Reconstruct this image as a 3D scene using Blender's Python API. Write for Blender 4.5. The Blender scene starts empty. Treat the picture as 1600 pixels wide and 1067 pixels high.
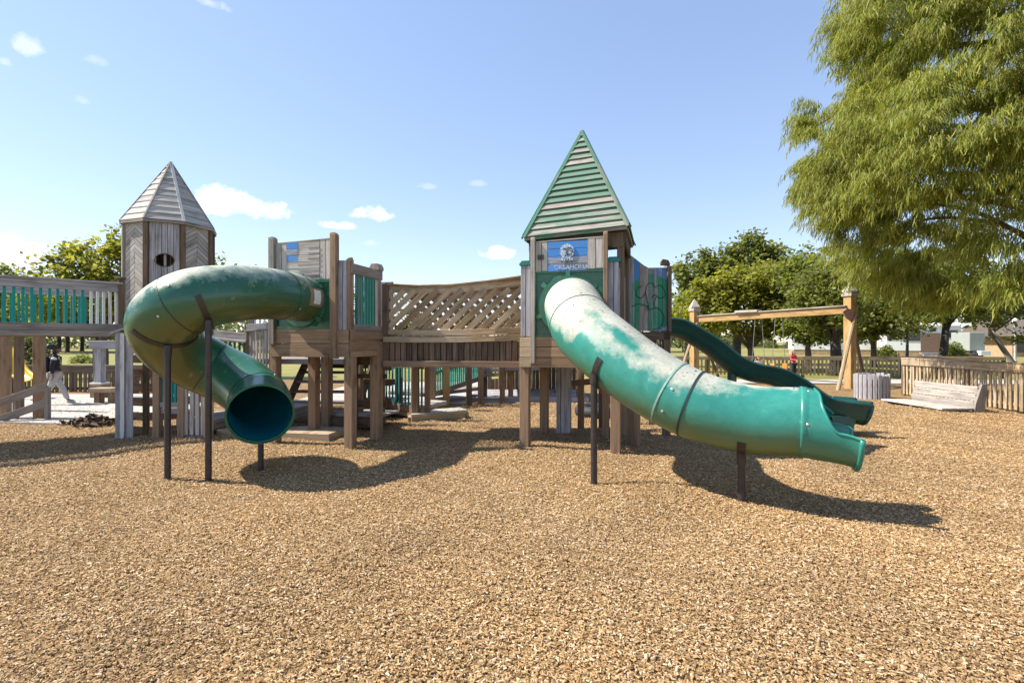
import bpy, math, random
import numpy as np
from mathutils import Vector, Matrix, noise as mnoise
R = math.radians
random.seed(7)
rng = np.random.default_rng(11)
SC = bpy.context.scene
COL = SC.collection

# ------------------------------------------------------------------ camera
CAM_H = 1.8
cam_d = bpy.data.cameras.new("camera")
cam = bpy.data.objects.new("camera", cam_d)
COL.objects.link(cam)
cam.location = (0, 0, CAM_H)
cam.rotation_euler = (R(90), 0, 0)
cam_d.sensor_width = 36.0
cam_d.lens = 18.0
cam_d.clip_start = 0.05
cam_d.clip_end = 3000
SC.camera = cam

# ------------------------------------------------------------------ light
SUN_EL = 47.0
SUN_K = 0.08            # light travels +x and a little towards the camera
SUN_STR = 4.4
SKY_STR = 0.132
EXPOSURE = 1.12
ldir = Vector((1.0, -SUN_K, -math.tan(R(SUN_EL)) * math.hypot(1, SUN_K))).normalized()
sun_d = bpy.data.lights.new("sun", 'SUN')
sun_d.energy = SUN_STR
sun_d.angle = R(0.5)
sun_d.color = (1.0, 0.93, 0.82)
sun = bpy.data.objects.new("sun", sun_d)
COL.objects.link(sun)
sun.location = (-20, 5, 25)
sun.rotation_euler = ldir.to_track_quat('-Z', 'Y').to_euler()

# ------------------------------------------------------------------ sky with clouds (by direction)
W = bpy.data.worlds.new("World")
SC.world = W
W.use_nodes = True
nt = W.node_tree
nt.nodes.clear()
def N(t, **kw):
    n = nt.nodes.new(t)
    for k, v in kw.items():
        setattr(n, k, v)
    return n
def L(a, b):
    nt.links.new(a, b)
def M2(op, a, b=None, clamp=False):
    n = N('ShaderNodeMath', operation=op)
    n.use_clamp = clamp
    for i, v in enumerate((a, b)):
        if v is None:
            continue
        if isinstance(v, (int, float)):
            n.inputs[i].default_value = v
        else:
            L(v, n.inputs[i])
    return n.outputs[0]
sky = N('ShaderNodeTexSky', sky_type='NISHITA')
sky.sun_disc = False
sky.sun_elevation = R(SUN_EL)
sky.sun_rotation = math.atan2(-ldir.x, -ldir.y)
sky.altitude = 200
sky.air_density = 0.9
sky.dust_density = 0.15
sky.ozone_density = 1.6
tc = N('ShaderNodeTexCoord')
sep = N('ShaderNodeSeparateXYZ')
L(tc.outputs['Generated'], sep.inputs[0])
AZ = M2('ARCTAN2', sep.outputs[0], sep.outputs[1])
EL = M2('ARCSINE', sep.outputs[2])
nz = N('ShaderNodeTexNoise')
nz.inputs['Scale'].default_value = 34
nz.inputs['Detail'].default_value = 7
nz.inputs['Roughness'].default_value = 0.62
L(tc.outputs['Generated'], nz.inputs['Vector'])
nz2 = N('ShaderNodeTexNoise')
nz2.inputs['Scale'].default_value = 9
nz2.inputs['Detail'].default_value = 4
L(tc.outputs['Generated'], nz2.inputs['Vector'])
NF = M2('ADD', M2('MULTIPLY', M2('SUBTRACT', nz.outputs['Fac'], 0.5), 4.2), M2('MULTIPLY', M2('SUBTRACT', nz2.outputs['Fac'], 0.5), 1.2))
CLOUDS = [  # px, py, half width, half height, density
    (345, 318, 62, 26, 1.0), (410, 331, 48, 20, 1.0), (586, 336, 36, 15, .95), (530, 354, 32, 8, .8), (779, 397, 30, 13, 1.0),
    (15, 400, 80, 34, .85), (45, 75, 32, 20, .45), (325, 6, 36, 10, .4), (8, 98, 16, 9, .35), (125, 158, 16, 8, .3),
    (583, 381, 18, 7, .35), (668, 292, 18, 6, .22), (748, 288, 18, 6, .22), (155, 97, 24, 9, .2), (-160, 330, 150, 45, .9), (1840, 300, 120, 30, .6)]
total = None
shade = None
for (px, py, hw, hh, dens) in CLOUDS:
    xx = (px - 800) / 800.0
    zz = (533.5 - py) / 800.0
    az = math.atan(xx)
    el = math.atan(zz / math.hypot(1, xx))
    sx = hw / 800.0 * math.cos(az) ** 2
    sy = hh / 800.0 * math.cos(az)
    dx = M2('DIVIDE', M2('SUBTRACT', AZ, az), sx)
    dy = M2('DIVIDE', M2('SUBTRACT', EL, el), sy)
    dyb = M2('MULTIPLY', M2('MINIMUM', dy, 0.0), 0.55)       # flatter base
    dyy = M2('ADD', dy, dyb)
    r2 = M2('ADD', M2('MULTIPLY', dx, dx), M2('MULTIPLY', dyy, dyy))
    body = M2('ADD', M2('SUBTRACT', 1.0, r2), NF)
    m = M2('MULTIPLY', M2('MULTIPLY', body, .95, True), dens)
    total = m if total is None else M2('MAXIMUM', total, m)
    sh = M2('MULTIPLY', M2('MULTIPLY', M2('MULTIPLY', dy, -0.35), 1.0, True), m)
    shade = sh if shade is None else M2('MAXIMUM', shade, sh)
front = M2('GREATER_THAN', sep.outputs[1], -0.2)
total = M2('MULTIPLY', total, front)
ccol = N('ShaderNodeMix', data_type='RGBA')
L(shade, ccol.inputs['Factor'])
ccol.inputs['A'].default_value = (4.6, 4.6, 4.6, 1)
ccol.inputs['B'].default_value = (3.2, 3.45, 3.8, 1)
cm = N('ShaderNodeMix', data_type='RGBA')
L(total, cm.inputs['Factor'])
gm = N('ShaderNodeGamma')
gm.inputs['Gamma'].default_value = 0.6
L(sky.outputs[0], gm.inputs['Color'])
hs = N('ShaderNodeHueSaturation')
hs.inputs['Saturation'].default_value = 1.22
hs.inputs['Value'].default_value = 1.56
L(gm.outputs[0], hs.inputs['Color'])
tn = N('ShaderNodeMix', data_type='RGBA', blend_type='MULTIPLY')
tn.inputs['Factor'].default_value = 1
tn.inputs['B'].default_value = (1.03, .97, 1.02, 1)
L(hs.outputs[0], tn.inputs['A'])
L(tn.outputs['Result'], cm.inputs['A'])
L(ccol.outputs['Result'], cm.inputs['B'])
bg = N('ShaderNodeBackground')
bg.inputs['Strength'].default_value = SKY_STR
L(cm.outputs['Result'], bg.inputs['Color'])
wo = N('ShaderNodeOutputWorld')
L(bg.outputs[0], wo.inputs['Surface'])

SC.view_settings.view_transform = 'Standard'
SC.view_settings.look = 'None'
SC.view_settings.gamma = 1
SC.view_settings.exposure = EXPOSURE
SC.render.engine = 'CYCLES'
SC.cycles.max_bounces = 6
SC.cycles.transparent_max_bounces = 6

# ------------------------------------------------------------------ placing helpers
def P(px, py, d):
    """a place in the world from a photo pixel and its distance along the view axis"""
    return Vector(((px - 800) / 800.0 * d, d, CAM_H + (533.5 - py) / 800.0 * d))
def gy(py):
    return 800.0 * CAM_H / (py - 533.5)
def G(px, py):
    d = gy(py)
    return Vector(((px - 800) / 800.0 * d, d, 0))

# ------------------------------------------------------------------ material helpers
class NT:
    def __init__(s, name):
        s.m = bpy.data.materials.new(name)
        s.m.use_nodes = True
        s.t = s.m.node_tree
        s.b = s.t.nodes['Principled BSDF']
    def n(s, t, **kw):
        x = s.t.nodes.new(t)
        for k, v in kw.items():
            setattr(x, k, v)
        return x
    def l(s, a, b):
        s.t.links.new(a, b)
    def val(s, sock, v):
        if isinstance(v, (int, float)):
            sock.default_value = v
        elif isinstance(v, (tuple, list)):
            sock.default_value = tuple(v) + ((1,) if len(v) == 3 and sock.type == 'RGBA' else ())
        else:
            s.l(v, sock)
    def math(s, op, a, b=None, clamp=False):
        x = s.n('ShaderNodeMath', operation=op)
        x.use_clamp = clamp
        s.val(x.inputs[0], a)
        if b is not None:
            s.val(x.inputs[1], b)
        return x.outputs[0]
    def noise(s, vec, scale, detail=4, rough=.55, out='Fac'):
        x = s.n('ShaderNodeTexNoise')
        if vec is not None:
            s.l(vec, x.inputs['Vector'])
        x.inputs['Scale'].default_value = scale
        x.inputs['Detail'].default_value = detail
        x.inputs['Roughness'].default_value = rough
        return x.outputs[out]
    def ramp(s, fac, stops, interp='LINEAR'):
        x = s.n('ShaderNodeValToRGB')
        x.color_ramp.interpolation = interp
        el = x.color_ramp.elements
        while len(el) < len(stops):
            el.new(0.5)
        for e, (p, c) in zip(el, stops):
            e.position = p
            e.color = (c, c, c, 1) if isinstance(c, (int, float)) else tuple(c) + (1,)
        s.l(fac, x.inputs[0])
        return x.outputs[0]
    def mix(s, fac, a, b, mode='MIX'):
        x = s.n('ShaderNodeMix', data_type='RGBA', blend_type=mode)
        s.val(x.inputs['Factor'], fac)
        s.val(x.inputs['A'], a)
        s.val(x.inputs['B'], b)
        return x.outputs['Result']
    def comb(s, x, y, z):
        c = s.n('ShaderNodeCombineXYZ')
        for i, v in enumerate((x, y, z)):
            s.val(c.inputs[i], v)
        return c.outputs[0]
    def uv(s):
        q = s.n('ShaderNodeSeparateXYZ')
        t = s.n('ShaderNodeTexCoord')
        s.l(t.outputs['UV'], q.inputs[0])
        return q.outputs[0], q.outputs[1]
    def obj(s):
        return s.n('ShaderNodeTexCoord').outputs['Object']
    def island(s):
        return s.n('ShaderNodeNewGeometry').outputs['Random Per Island']
    def attr(s, name):
        return s.n('ShaderNodeAttribute', attribute_name=name).outputs['Fac']
    def bump(s, h, strength=.3, dist=.01):
        x = s.n('ShaderNodeBump')
        x.inputs['Strength'].default_value = strength
        x.inputs['Distance'].default_value = dist
        s.l(h, x.inputs['Height'])
        s.l(x.outputs[0], s.b.inputs['Normal'])
    def base(s, c):
        s.val(s.b.inputs['Base Color'], c)
    def rough(s, v):
        s.val(s.b.inputs['Roughness'], v)

def wood(name, dark, mid, light, alt=None, altamt=.0, vary=.5, rough=.82, paint=None, wear=.5):
    """weathered boards: grain along u; each board its own tone; optional worn paint"""
    t = NT(name)
    u, v = t.uv()
    r = t.island()
    vec = t.comb(t.math('ADD', t.math('MULTIPLY', u, 1.6), t.math('MULTIPLY', r, 53.0)), t.math('MULTIPLY', v, 46.0), t.math('MULTIPLY', r, 91.0))
    g = t.noise(vec, 1.0, 5, .6)
    vec2 = t.comb(t.math('ADD', t.math('MULTIPLY', u, 2.2), t.math('MULTIPLY', r, 23.0)), t.math('MULTIPLY', v, 7.0), t.math('MULTIPLY', r, 17.0))
    s2 = t.noise(vec2, 1.0, 4, .6)
    c = t.ramp(g, [(.28, dark), (.5, mid), (.72, light)])
    if alt is not None:
        f = t.ramp(t.math('ADD', s2, t.math('MULTIPLY', t.math('SUBTRACT', r, .5), .5)), [(.42, 0.0), (.62, 1.0)])
        c = t.mix(t.math('MULTIPLY', f, altamt), c, alt)
    # dark checks and stains
    ck = t.ramp(g, [(.22, .45), (.34, 1.0)])
    c = t.mix(1.0, c, ck, 'MULTIPLY')
    st = t.ramp(s2, [(.25, .5), (.48, 1.0), (.8, 1.18)])
    c = t.mix(1.0, c, st, 'MULTIPLY')
    k = t.math('ADD', 1.0 - vary * .5, t.math('MULTIPLY', t.math('FRACT', t.math('MULTIPLY', r, 7.31)), vary))
    c = t.mix(1.0, c, t.comb(k, k, k), 'MULTIPLY')
    if paint is not None:
        pn = t.noise(vec, .8, 6, .7)
        pm = t.math('ADD', t.math('MULTIPLY', pn, .6), t.math('MULTIPLY', s2, .6))
        pm = t.math('ADD', pm, t.math('MULTIPLY', t.math('SUBTRACT', t.math('FRACT', t.math('MULTIPLY', r, 3.7)), .5), .35))
        f = t.ramp(pm, [(wear - .07, 0.0), (wear + .07, 1.0)])
        pk = t.ramp(s2, [(.2, .8), (.8, 1.1)])
        c = t.mix(f, c, t.mix(1.0, paint, pk, 'MULTIPLY'))
    t.base(c)
    t.rough(rough)
    t.b.inputs['Specular IOR Level'].default_value = .25
    t.bump(t.math('ADD', t.math('MULTIPLY', g, .7), t.math('MULTIPLY', s2, .4)), .55, .006)
    return t.m

def plain(name, col, rough=.5, metal=0, var=.15, scale=6, bump=0, spec=.5):
    t = NT(name)
    n = t.noise(t.obj(), scale, 5, .6)
    c = t.mix(1.0, col, t.ramp(n, [(.25, 1 - var), (.75, 1 + var)]), 'MULTIPLY')
    t.base(c)
    t.rough(rough)
    t.b.inputs['Metallic'].default_value = metal
    t.b.inputs['Specular IOR Level'].default_value = spec
    if bump:
        t.bump(n, bump, .01)
    return t.m

def leaf_mat(name, cols, trans=.3):
    t = NT(name)
    r = t.island()
    c = t.ramp(r, [(i / max(1, len(cols) - 1), q) for i, q in enumerate(cols)])
    n = t.noise(t.obj(), .9, 3, .6)
    c = t.mix(1.0, c, t.ramp(n, [(.3, .75), (.7, 1.25)]), 'MULTIPLY')
    t.base(c)
    t.rough(.55)
    t.b.inputs['Specular IOR Level'].default_value = .3
    tr = t.n('ShaderNodeBsdfTranslucent')
    t.l(t.mix(1.0, c, (1.15, 1.1, .55), 'MULTIPLY'), tr.inputs['Color'])
    mx = t.n('ShaderNodeMixShader')
    mx.inputs[0].default_value = trans
    t.l(t.b.outputs[0], mx.inputs[1])
    t.l(tr.outputs[0], mx.inputs[2])
    t.l(mx.outputs[0], t.t.nodes['Material Output'].inputs['Surface'])
    return t.m

def plastic(name, base, chalk, olive=None, r0=.2):
    t = NT(name)
    o = t.obj()
    n1 = t.noise(o, 2.3, 6, .65)
    n2 = t.noise(o, 9.0, 6, .75)
    n3 = t.noise(o, 34.0, 4, .7)
    fade = t.attr('fade')
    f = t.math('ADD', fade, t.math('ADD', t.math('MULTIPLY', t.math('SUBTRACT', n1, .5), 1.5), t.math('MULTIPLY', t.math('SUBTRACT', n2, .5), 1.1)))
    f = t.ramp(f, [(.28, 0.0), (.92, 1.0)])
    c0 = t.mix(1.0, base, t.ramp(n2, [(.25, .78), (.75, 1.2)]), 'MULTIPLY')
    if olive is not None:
        c0 = t.mix(t.math('MULTIPLY', t.attr('bounce_grime'), t.ramp(n1, [(.25, .55), (.6, 1.0)])), c0, olive)  # olive stands for light bounced off the chips, together with some grime
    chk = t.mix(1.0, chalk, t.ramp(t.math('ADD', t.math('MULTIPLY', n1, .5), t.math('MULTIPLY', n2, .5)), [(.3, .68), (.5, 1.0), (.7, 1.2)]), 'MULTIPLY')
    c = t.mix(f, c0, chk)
    # black mildew specks where chalked
    sp = t.ramp(t.math('ADD', t.math('MULTIPLY', n2, .6), t.math('MULTIPLY', n3, .5)), [(.59, 0.0), (.67, 1.0)])
    c = t.mix(t.math('MULTIPLY', t.math('MULTIPLY', sp, fade), .7), c, (.05, .09, .06))
    t.base(c)
    t.rough(t.math('ADD', r0, t.math('ADD', t.math('MULTIPLY', f, .45), t.math('MULTIPLY', n2, .16))))
    t.b.inputs['Specular IOR Level'].default_value = .5
    t.bump(t.math('ADD', n2, t.math('MULTIPLY', n1, 2.0)), .12, .01)
    return t.m

MAT = {}
MAT['grey_wood'] = wood('weathered_grey_wood', (.12, .105, .095), (.29, .265, .25), (.42, .395, .375), (.23, .17, .115), .35, .45)
MAT['pale_wood'] = wood('sun_bleached_wood', (.2, .18, .16), (.41, .38, .355), (.53, .50, .47), (.30, .24, .17), .25, .35)
MAT['lav_wood'] = wood('lavender_grey_wood', (.16, .15, .155), (.335, .32, .335), (.45, .435, .455), None, 0, .3)
MAT['brown_wood'] = wood('brown_treated_wood', (.10, .055, .028), (.265, .15, .078), (.40, .25, .14), (.30, .235, .175), .40, .55)
MAT['dark_wood'] = wood('dark_old_wood', (.04, .029, .021), (.12, .088, .064), (.20, .155, .118), (.20, .13, .08), .4, .5)
MAT['tan_wood'] = wood('tan_wood', (.17, .105, .052), (.37, .255, .14), (.52, .39, .235), (.40, .34, .26), .45, .45)
MAT['yellow_wood'] = wood('new_yellow_pine', (.24, .14, .05), (.43, .27, .10), (.54, .36, .16), (.36, .24, .13), .3, .15)
MAT['teal_paint'] = wood('teal_painted_wood', (.12, .11, .1), (.26, .245, .23), (.36, .34, .32), None, 0, .25, .6, (.016, .27, .225), .40)
MAT['dkteal_paint'] = wood('dark_teal_painted_wood', (.07, .07, .06), (.16, .16, .15), (.25, .25, .24), None, 0, .25, .6, (.028, .18, .15), .42)
MAT['roof_paint'] = wood('worn_green_roof_boards', (.16, .14, .12), (.36, .32, .28), (.48, .44, .39), None, 0, .35, .85, (.13, .225, .165), .55)
MAT['hip_paint'] = wood('green_hip_boards', (.14, .12, .1), (.33, .28, .24), (.46, .41, .36), None, 0, .3, .75, (.075, .19, .135), .46)
MAT['blue_paint'] = wood('blue_painted_boards', (.14, .13, .13), (.3, .3, .31), (.42, .42, .43), None, 0, .15, .7, (.065, .235, .58), .48)
MAT['green_paint'] = wood('green_painted_boards', (.14, .13, .13), (.3, .3, .31), (.42, .42, .43), None, 0, .15, .6, (.03, .26, .135), .45)
MAT['white_paint'] = wood('old_white_paint', (.22, .2, .18), (.42, .4, .38), (.5, .48, .46), None, 0, .2, .7, (.68, .67, .63), .42)
MAT['pink_stripe'] = wood('faded_red_stripe', (.2, .16, .15), (.38, .31, .29), (.46, .38, .36), None, 0, .1, .8)
MAT['black_line'] = plain('black_mural_line', (.015, .016, .016), .7)
MAT['near_black'] = plain('near_black_brown', (.03, .025, .02), .9)  # even near-black brown, fills the tub
MAT['metal'] = plain('brown_black_painted_steel', (.045, .036, .034), .45, .3, .35, 14, .15)
MAT['galv'] = plain('galvanised_steel', (.55, .55, .55), .4, .8, .2, 12)
MAT['slide'] = plastic('green_slide_plastic', (.012, .115, .075), (.44, .46, .37), (.10, .105, .028), .15)
MAT['slide_b'] = plastic('turquoise_slide_plastic', (.028, .215, .172), (.41, .41, .345), (.15, .15, .03), .26)
MAT['slide_in'] = plain('transmitted_teal_inner', (.004, .11, .15), .38, 0, .2, 3)  # teal of daylight passing through the plastic is put into this colour
MAT['panel_pl'] = plastic('green_entry_panel', (.03, .125, .072), (.22, .36, .26), None)
MAT['wave'] = plain('dark_green_wave_slide', (.012, .072, .066), .34, 0, .22, 4, .05)
MAT['band_edge'] = plain('pale_green_joint', (.22, .36, .30), .5, 0, .2, 10)
MAT['seam'] = plain('dark_seam', (.015, .03, .027), .5)
MAT['sticker'] = plain('white_sticker', (.75, .75, .73), .5, 0, .06, 20)
MAT['sticker_edge'] = plain('worn_sticker_edge', (.24, .2, .12), .7, 0, .3, 30)

t = NT('flaked_white_paint')
n = t.noise(t.obj(), 26, 5, .7)
t.base(t.mix(t.ramp(n, [(.42, 0.0), (.58, 1.0)]), (.17, .32, .58), (.62, .62, .60)))
t.rough(.8)
MAT['flaked_white'] = t.m
# ------------------------------------------------------------------ mesh builder and object helpers
WM = {}
def thing(name, label, cat, loc=(0, 0, 0), rz=0.0, group=None):
    o = bpy.data.objects.new(name, None)
    COL.objects.link(o)
    o.empty_display_size = .2
    o.location = loc
    o.rotation_euler = (0, 0, rz)
    o['label'] = label
    o['category'] = cat
    if group:
        o['group'] = group
    WM[o.name] = Matrix.Translation(Vector(loc)) @ Matrix.Rotation(rz, 4, 'Z')
    return o
def tag(o, label, cat, group=None):
    o['label'] = label
    o['category'] = cat
    if group:
        o['group'] = group
    return o

class MB:
    def __init__(s):
        s.v, s.f, s.uv, s.at, s.cut = [], [], [], {}, []
    def add(s, vs, fs, uvs=None, attrs=None):
        b = len(s.v)
        s.cut.append((b, len(s.f)))
        s.v += [Vector(q) for q in vs]
        for i, f in enumerate(fs):
            s.f.append([b + k for k in f])
            s.uv.append(uvs[i] if uvs else [(0, 0)] * len(f))
        if attrs:
            for k, vals in attrs.items():
                a = s.at.setdefault(k, {})
                for i, x in enumerate(vals):
                    a[b + i] = x
        return s
    def box8(s, q):
        """q: 8 corners, 0-3 one end (ring), 4-7 other end"""
        q = [Vector(x) for x in q]
        ln = (q[4] - q[0]).length
        w = (q[1] - q[0]).length
        h = (q[2] - q[1]).length
        fs = [(3, 2, 1, 0), (4, 5, 6, 7), (0, 1, 5, 4), (1, 2, 6, 5), (2, 3, 7, 6), (3, 0, 4, 7)]
        uvs = [[(0, 0), (.02, 0), (.02, w), (0, w)], [(0, 0), (.02, 0), (.02, w), (0, w)],
               [(0, 0), (0, w), (ln, w), (ln, 0)], [(0, .3), (0, .3 + h), (ln, .3 + h), (ln, .3)],
               [(0, .6), (0, .6 + w), (ln, .6 + w), (ln, .6)], [(0, .9), (0, .9 + h), (ln, .9 + h), (ln, .9)]]
        return s.add(q, fs, uvs)
    def bar(s, a, b, w, t, up=(0, 0, 1)):
        """a board from a to b; w across (horizontal side), t along up"""
        a, b, up = Vector(a), Vector(b), Vector(up)
        d = (b - a).normalized()
        side = d.cross(up)
        if side.length < 1e-4:
            side = d.cross(Vector((0, 1, 0)))
        side.normalize()
        u = side.cross(d).normalized()
        c = [(-w / 2, -t / 2), (w / 2, -t / 2), (w / 2, t / 2), (-w / 2, t / 2)]
        return s.box8([a + side * x + u * y for x, y in c] + [b + side * x + u * y for x, y in c])
    def box(s, c, sx, sy, sz, rz=0):
        """upright box, centre of base c; grain runs along its longest side"""
        c = Vector(c)
        m = Matrix.Rotation(rz, 3, 'Z')
        if sz >= sx and sz >= sy:
            return s.bar(c, c + Vector((0, 0, sz)), sx, sy, m @ Vector((0, 1, 0)))
        z = Vector((0, 0, sz / 2))
        if sx >= sy:
            return s.bar(c + z - m @ Vector((sx / 2, 0, 0)), c + z + m @ Vector((sx / 2, 0, 0)), sy, sz)
        return s.bar(c + z - m @ Vector((0, sy / 2, 0)), c + z + m @ Vector((0, sy / 2, 0)), sx, sz)
    def prism(s, pts, o, ex, ey, ez, depth):
        """outline (x,y) in plane ex,ey at o, thickness depth along ez (centred)"""
        o, ex, ey, ez = Vector(o), Vector(ex), Vector(ey), Vector(ez)
        n = len(pts)
        A = [o + ex * x + ey * y - ez * depth / 2 for x, y in pts]
        B = [q + ez * depth for q in A]
        fs = [tuple(range(n))[::-1], tuple(range(n, 2 * n))]
        uvs = [[(y, x) for x, y in pts][::-1], [(y, x) for x, y in pts]]
        for i in range(n):
            j = (i + 1) % n
            fs.append((i, j, n + j, n + i))
            l = math.hypot(pts[i][0] - pts[j][0], pts[i][1] - pts[j][1])
            uvs.append([(0, 0), (l, 0), (l, depth), (0, depth)])
        return s.add(A + B, fs, uvs)
    def lathe(s, c, prof, n=24, axis=(0, 0, 1)):
        c = Vector(c)
        ax = Vector(axis).normalized()
        ex = ax.orthogonal().normalized()
        ey = ax.cross(ex)
        vs, fs = [], []
        for (r, z) in prof:
            for k in range(n):
                a = 2 * math.pi * k / n
                vs.append(c + ax * z + (ex * math.cos(a) + ey * math.sin(a)) * r)
        for i in range(len(prof) - 1):
            for k in range(n):
                fs.append((i * n + k, i * n + (k + 1) % n, (i + 1) * n + (k + 1) % n, (i + 1) * n + k))
        fs.append(tuple(range(n))[::-1])
        fs.append(tuple((len(prof) - 1) * n + k for k in range(n)))
        return s.add(vs, fs)
    def tube(s, path, rad, n=8, cap=True):
        """round bar through path; rad a number or one per point"""
        path = [Vector(q) for q in path]
        rs = rad if isinstance(rad, (list, tuple)) else [rad] * len(path)
        vs, fs, uvs = [], [], []
        prev = None
        ln = 0
        L_ = [0]
        for i in range(1, len(path)):
            ln += (path[i] - path[i - 1]).length
            L_.append(ln)
        for i, q in enumerate(path):
            d = (path[min(i + 1, len(path) - 1)] - path[max(i - 1, 0)]).normalized()
            if prev is None:
                ex = d.orthogonal().normalized()
            else:
                ex = (prev - d * prev.dot(d)).normalized()
            prev = ex
            ey = d.cross(ex)
            for k in range(n):
                a = 2 * math.pi * k / n
                vs.append(q + (ex * math.cos(a) + ey * math.sin(a)) * rs[i])
        for i in range(len(path) - 1):
            for k in range(n):
                fs.append((i * n + k, i * n + (k + 1) % n, (i + 1) * n + (k + 1) % n, (i + 1) * n + k))
                c0, c1 = k / n * 2 * math.pi * rs[i], (k + 1) / n * 2 * math.pi * rs[i]
                uvs.append([(L_[i], c0), (L_[i], c1), (L_[i + 1], c1), (L_[i + 1], c0)])
        if cap:
            fs += [tuple(range(n))[::-1], tuple((len(path) - 1) * n + k for k in range(n))]
            uvs += [[(0, 0)] * n, [(0, 0)] * n]
        return s.add(vs, fs, uvs)
    def build(s, name, mat, parent=None, local=True, smooth=False, bevel=0.0):
        me = bpy.data.meshes.new(name)
        vs = s.v
        if parent is not None and not local:
            inv = WM[parent.name].inverted()
            vs = [inv @ q for q in vs]
        me.from_pydata([tuple(q) for q in vs], [], s.f)
        uvl = me.uv_layers.new(name='UVMap')
        uvl.data.foreach_set('uv', [x for f in s.uv for p in f for x in p])
        for k, d in s.at.items():
            a = me.attributes.new(k, 'FLOAT', 'POINT')
            a.data.foreach_set('value', [d.get(i, 0.0) for i in range(len(vs))])
        me.materials.append(MAT[mat] if isinstance(mat, str) else mat)
        if smooth:
            me.polygons.foreach_set('use_smooth', [True] * len(me.polygons))
        me.update()
        o = bpy.data.objects.new(name, me)
        COL.objects.link(o)
        if parent is not None:
            o.parent = parent
            WM[o.name] = WM[parent.name]
        else:
            WM[o.name] = Matrix.Identity(4)
        if bevel:
            b = o.modifiers.new('bevel', 'BEVEL')
            b.width = bevel
            b.segments = 1
            b.limit_method = 'ANGLE'
            b.angle_limit = R(50)
        return o

def split(mb, name, mat, parent, local=True, bevel=0.0):
    """every board of mb as an object of its own; the first is returned"""
    out = []
    ends = mb.cut[1:] + [(len(mb.v), len(mb.f))]
    for (v0, f0), (v1, f1) in zip(mb.cut, ends):
        m = MB()
        m.add(mb.v[v0:v1], [[k - v0 for k in f] for f in mb.f[f0:f1]], mb.uv[f0:f1])
        out.append(m.build(name, mat, parent, local, bevel=bevel))
    return out[0]

def np_mesh(name, V, F, mat, parent=None, uv=None, smooth=False):
    me = bpy.data.meshes.new(name)
    V = np.asarray(V, dtype=np.float32).reshape(-1, 3)
    F = np.asarray(F, dtype=np.int32)
    k = F.shape[1]
    me.vertices.add(len(V))
    me.vertices.foreach_set('co', V.ravel())
    me.loops.add(F.size)
    me.loops.foreach_set('vertex_index', F.ravel())
    me.polygons.add(len(F))
    me.polygons.foreach_set('loop_start', np.arange(0, F.size, k, dtype=np.int32))
    if smooth:
        me.polygons.foreach_set('use_smooth', np.ones(len(F), dtype=bool))
    me.update(calc_edges=True)
    me.materials.append(MAT[mat] if isinstance(mat, str) else mat)
    o = bpy.data.objects.new(name, me)
    COL.objects.link(o)
    if parent is not None:
        o.parent = parent
    return o

def crom(pts, n):
    """smooth curve through points (tuples of any size), n samples a span"""
    pts = [np.array(p, dtype=float) for p in pts]
    q = [2 * pts[0] - pts[1]] + pts + [2 * pts[-1] - pts[-2]]
    out = []
    for i in range(1, len(q) - 2):
        for k in range(n):
            t = k / n
            a, b, c, d = q[i - 1], q[i], q[i + 1], q[i + 2]
            out.append(.5 * ((2 * b) + (-a + c) * t + (2 * a - 5 * b + 4 * c - d) * t * t + (-a + 3 * b - 3 * c + d) * t ** 3))
    out.append(pts[-1])
    return out

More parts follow.
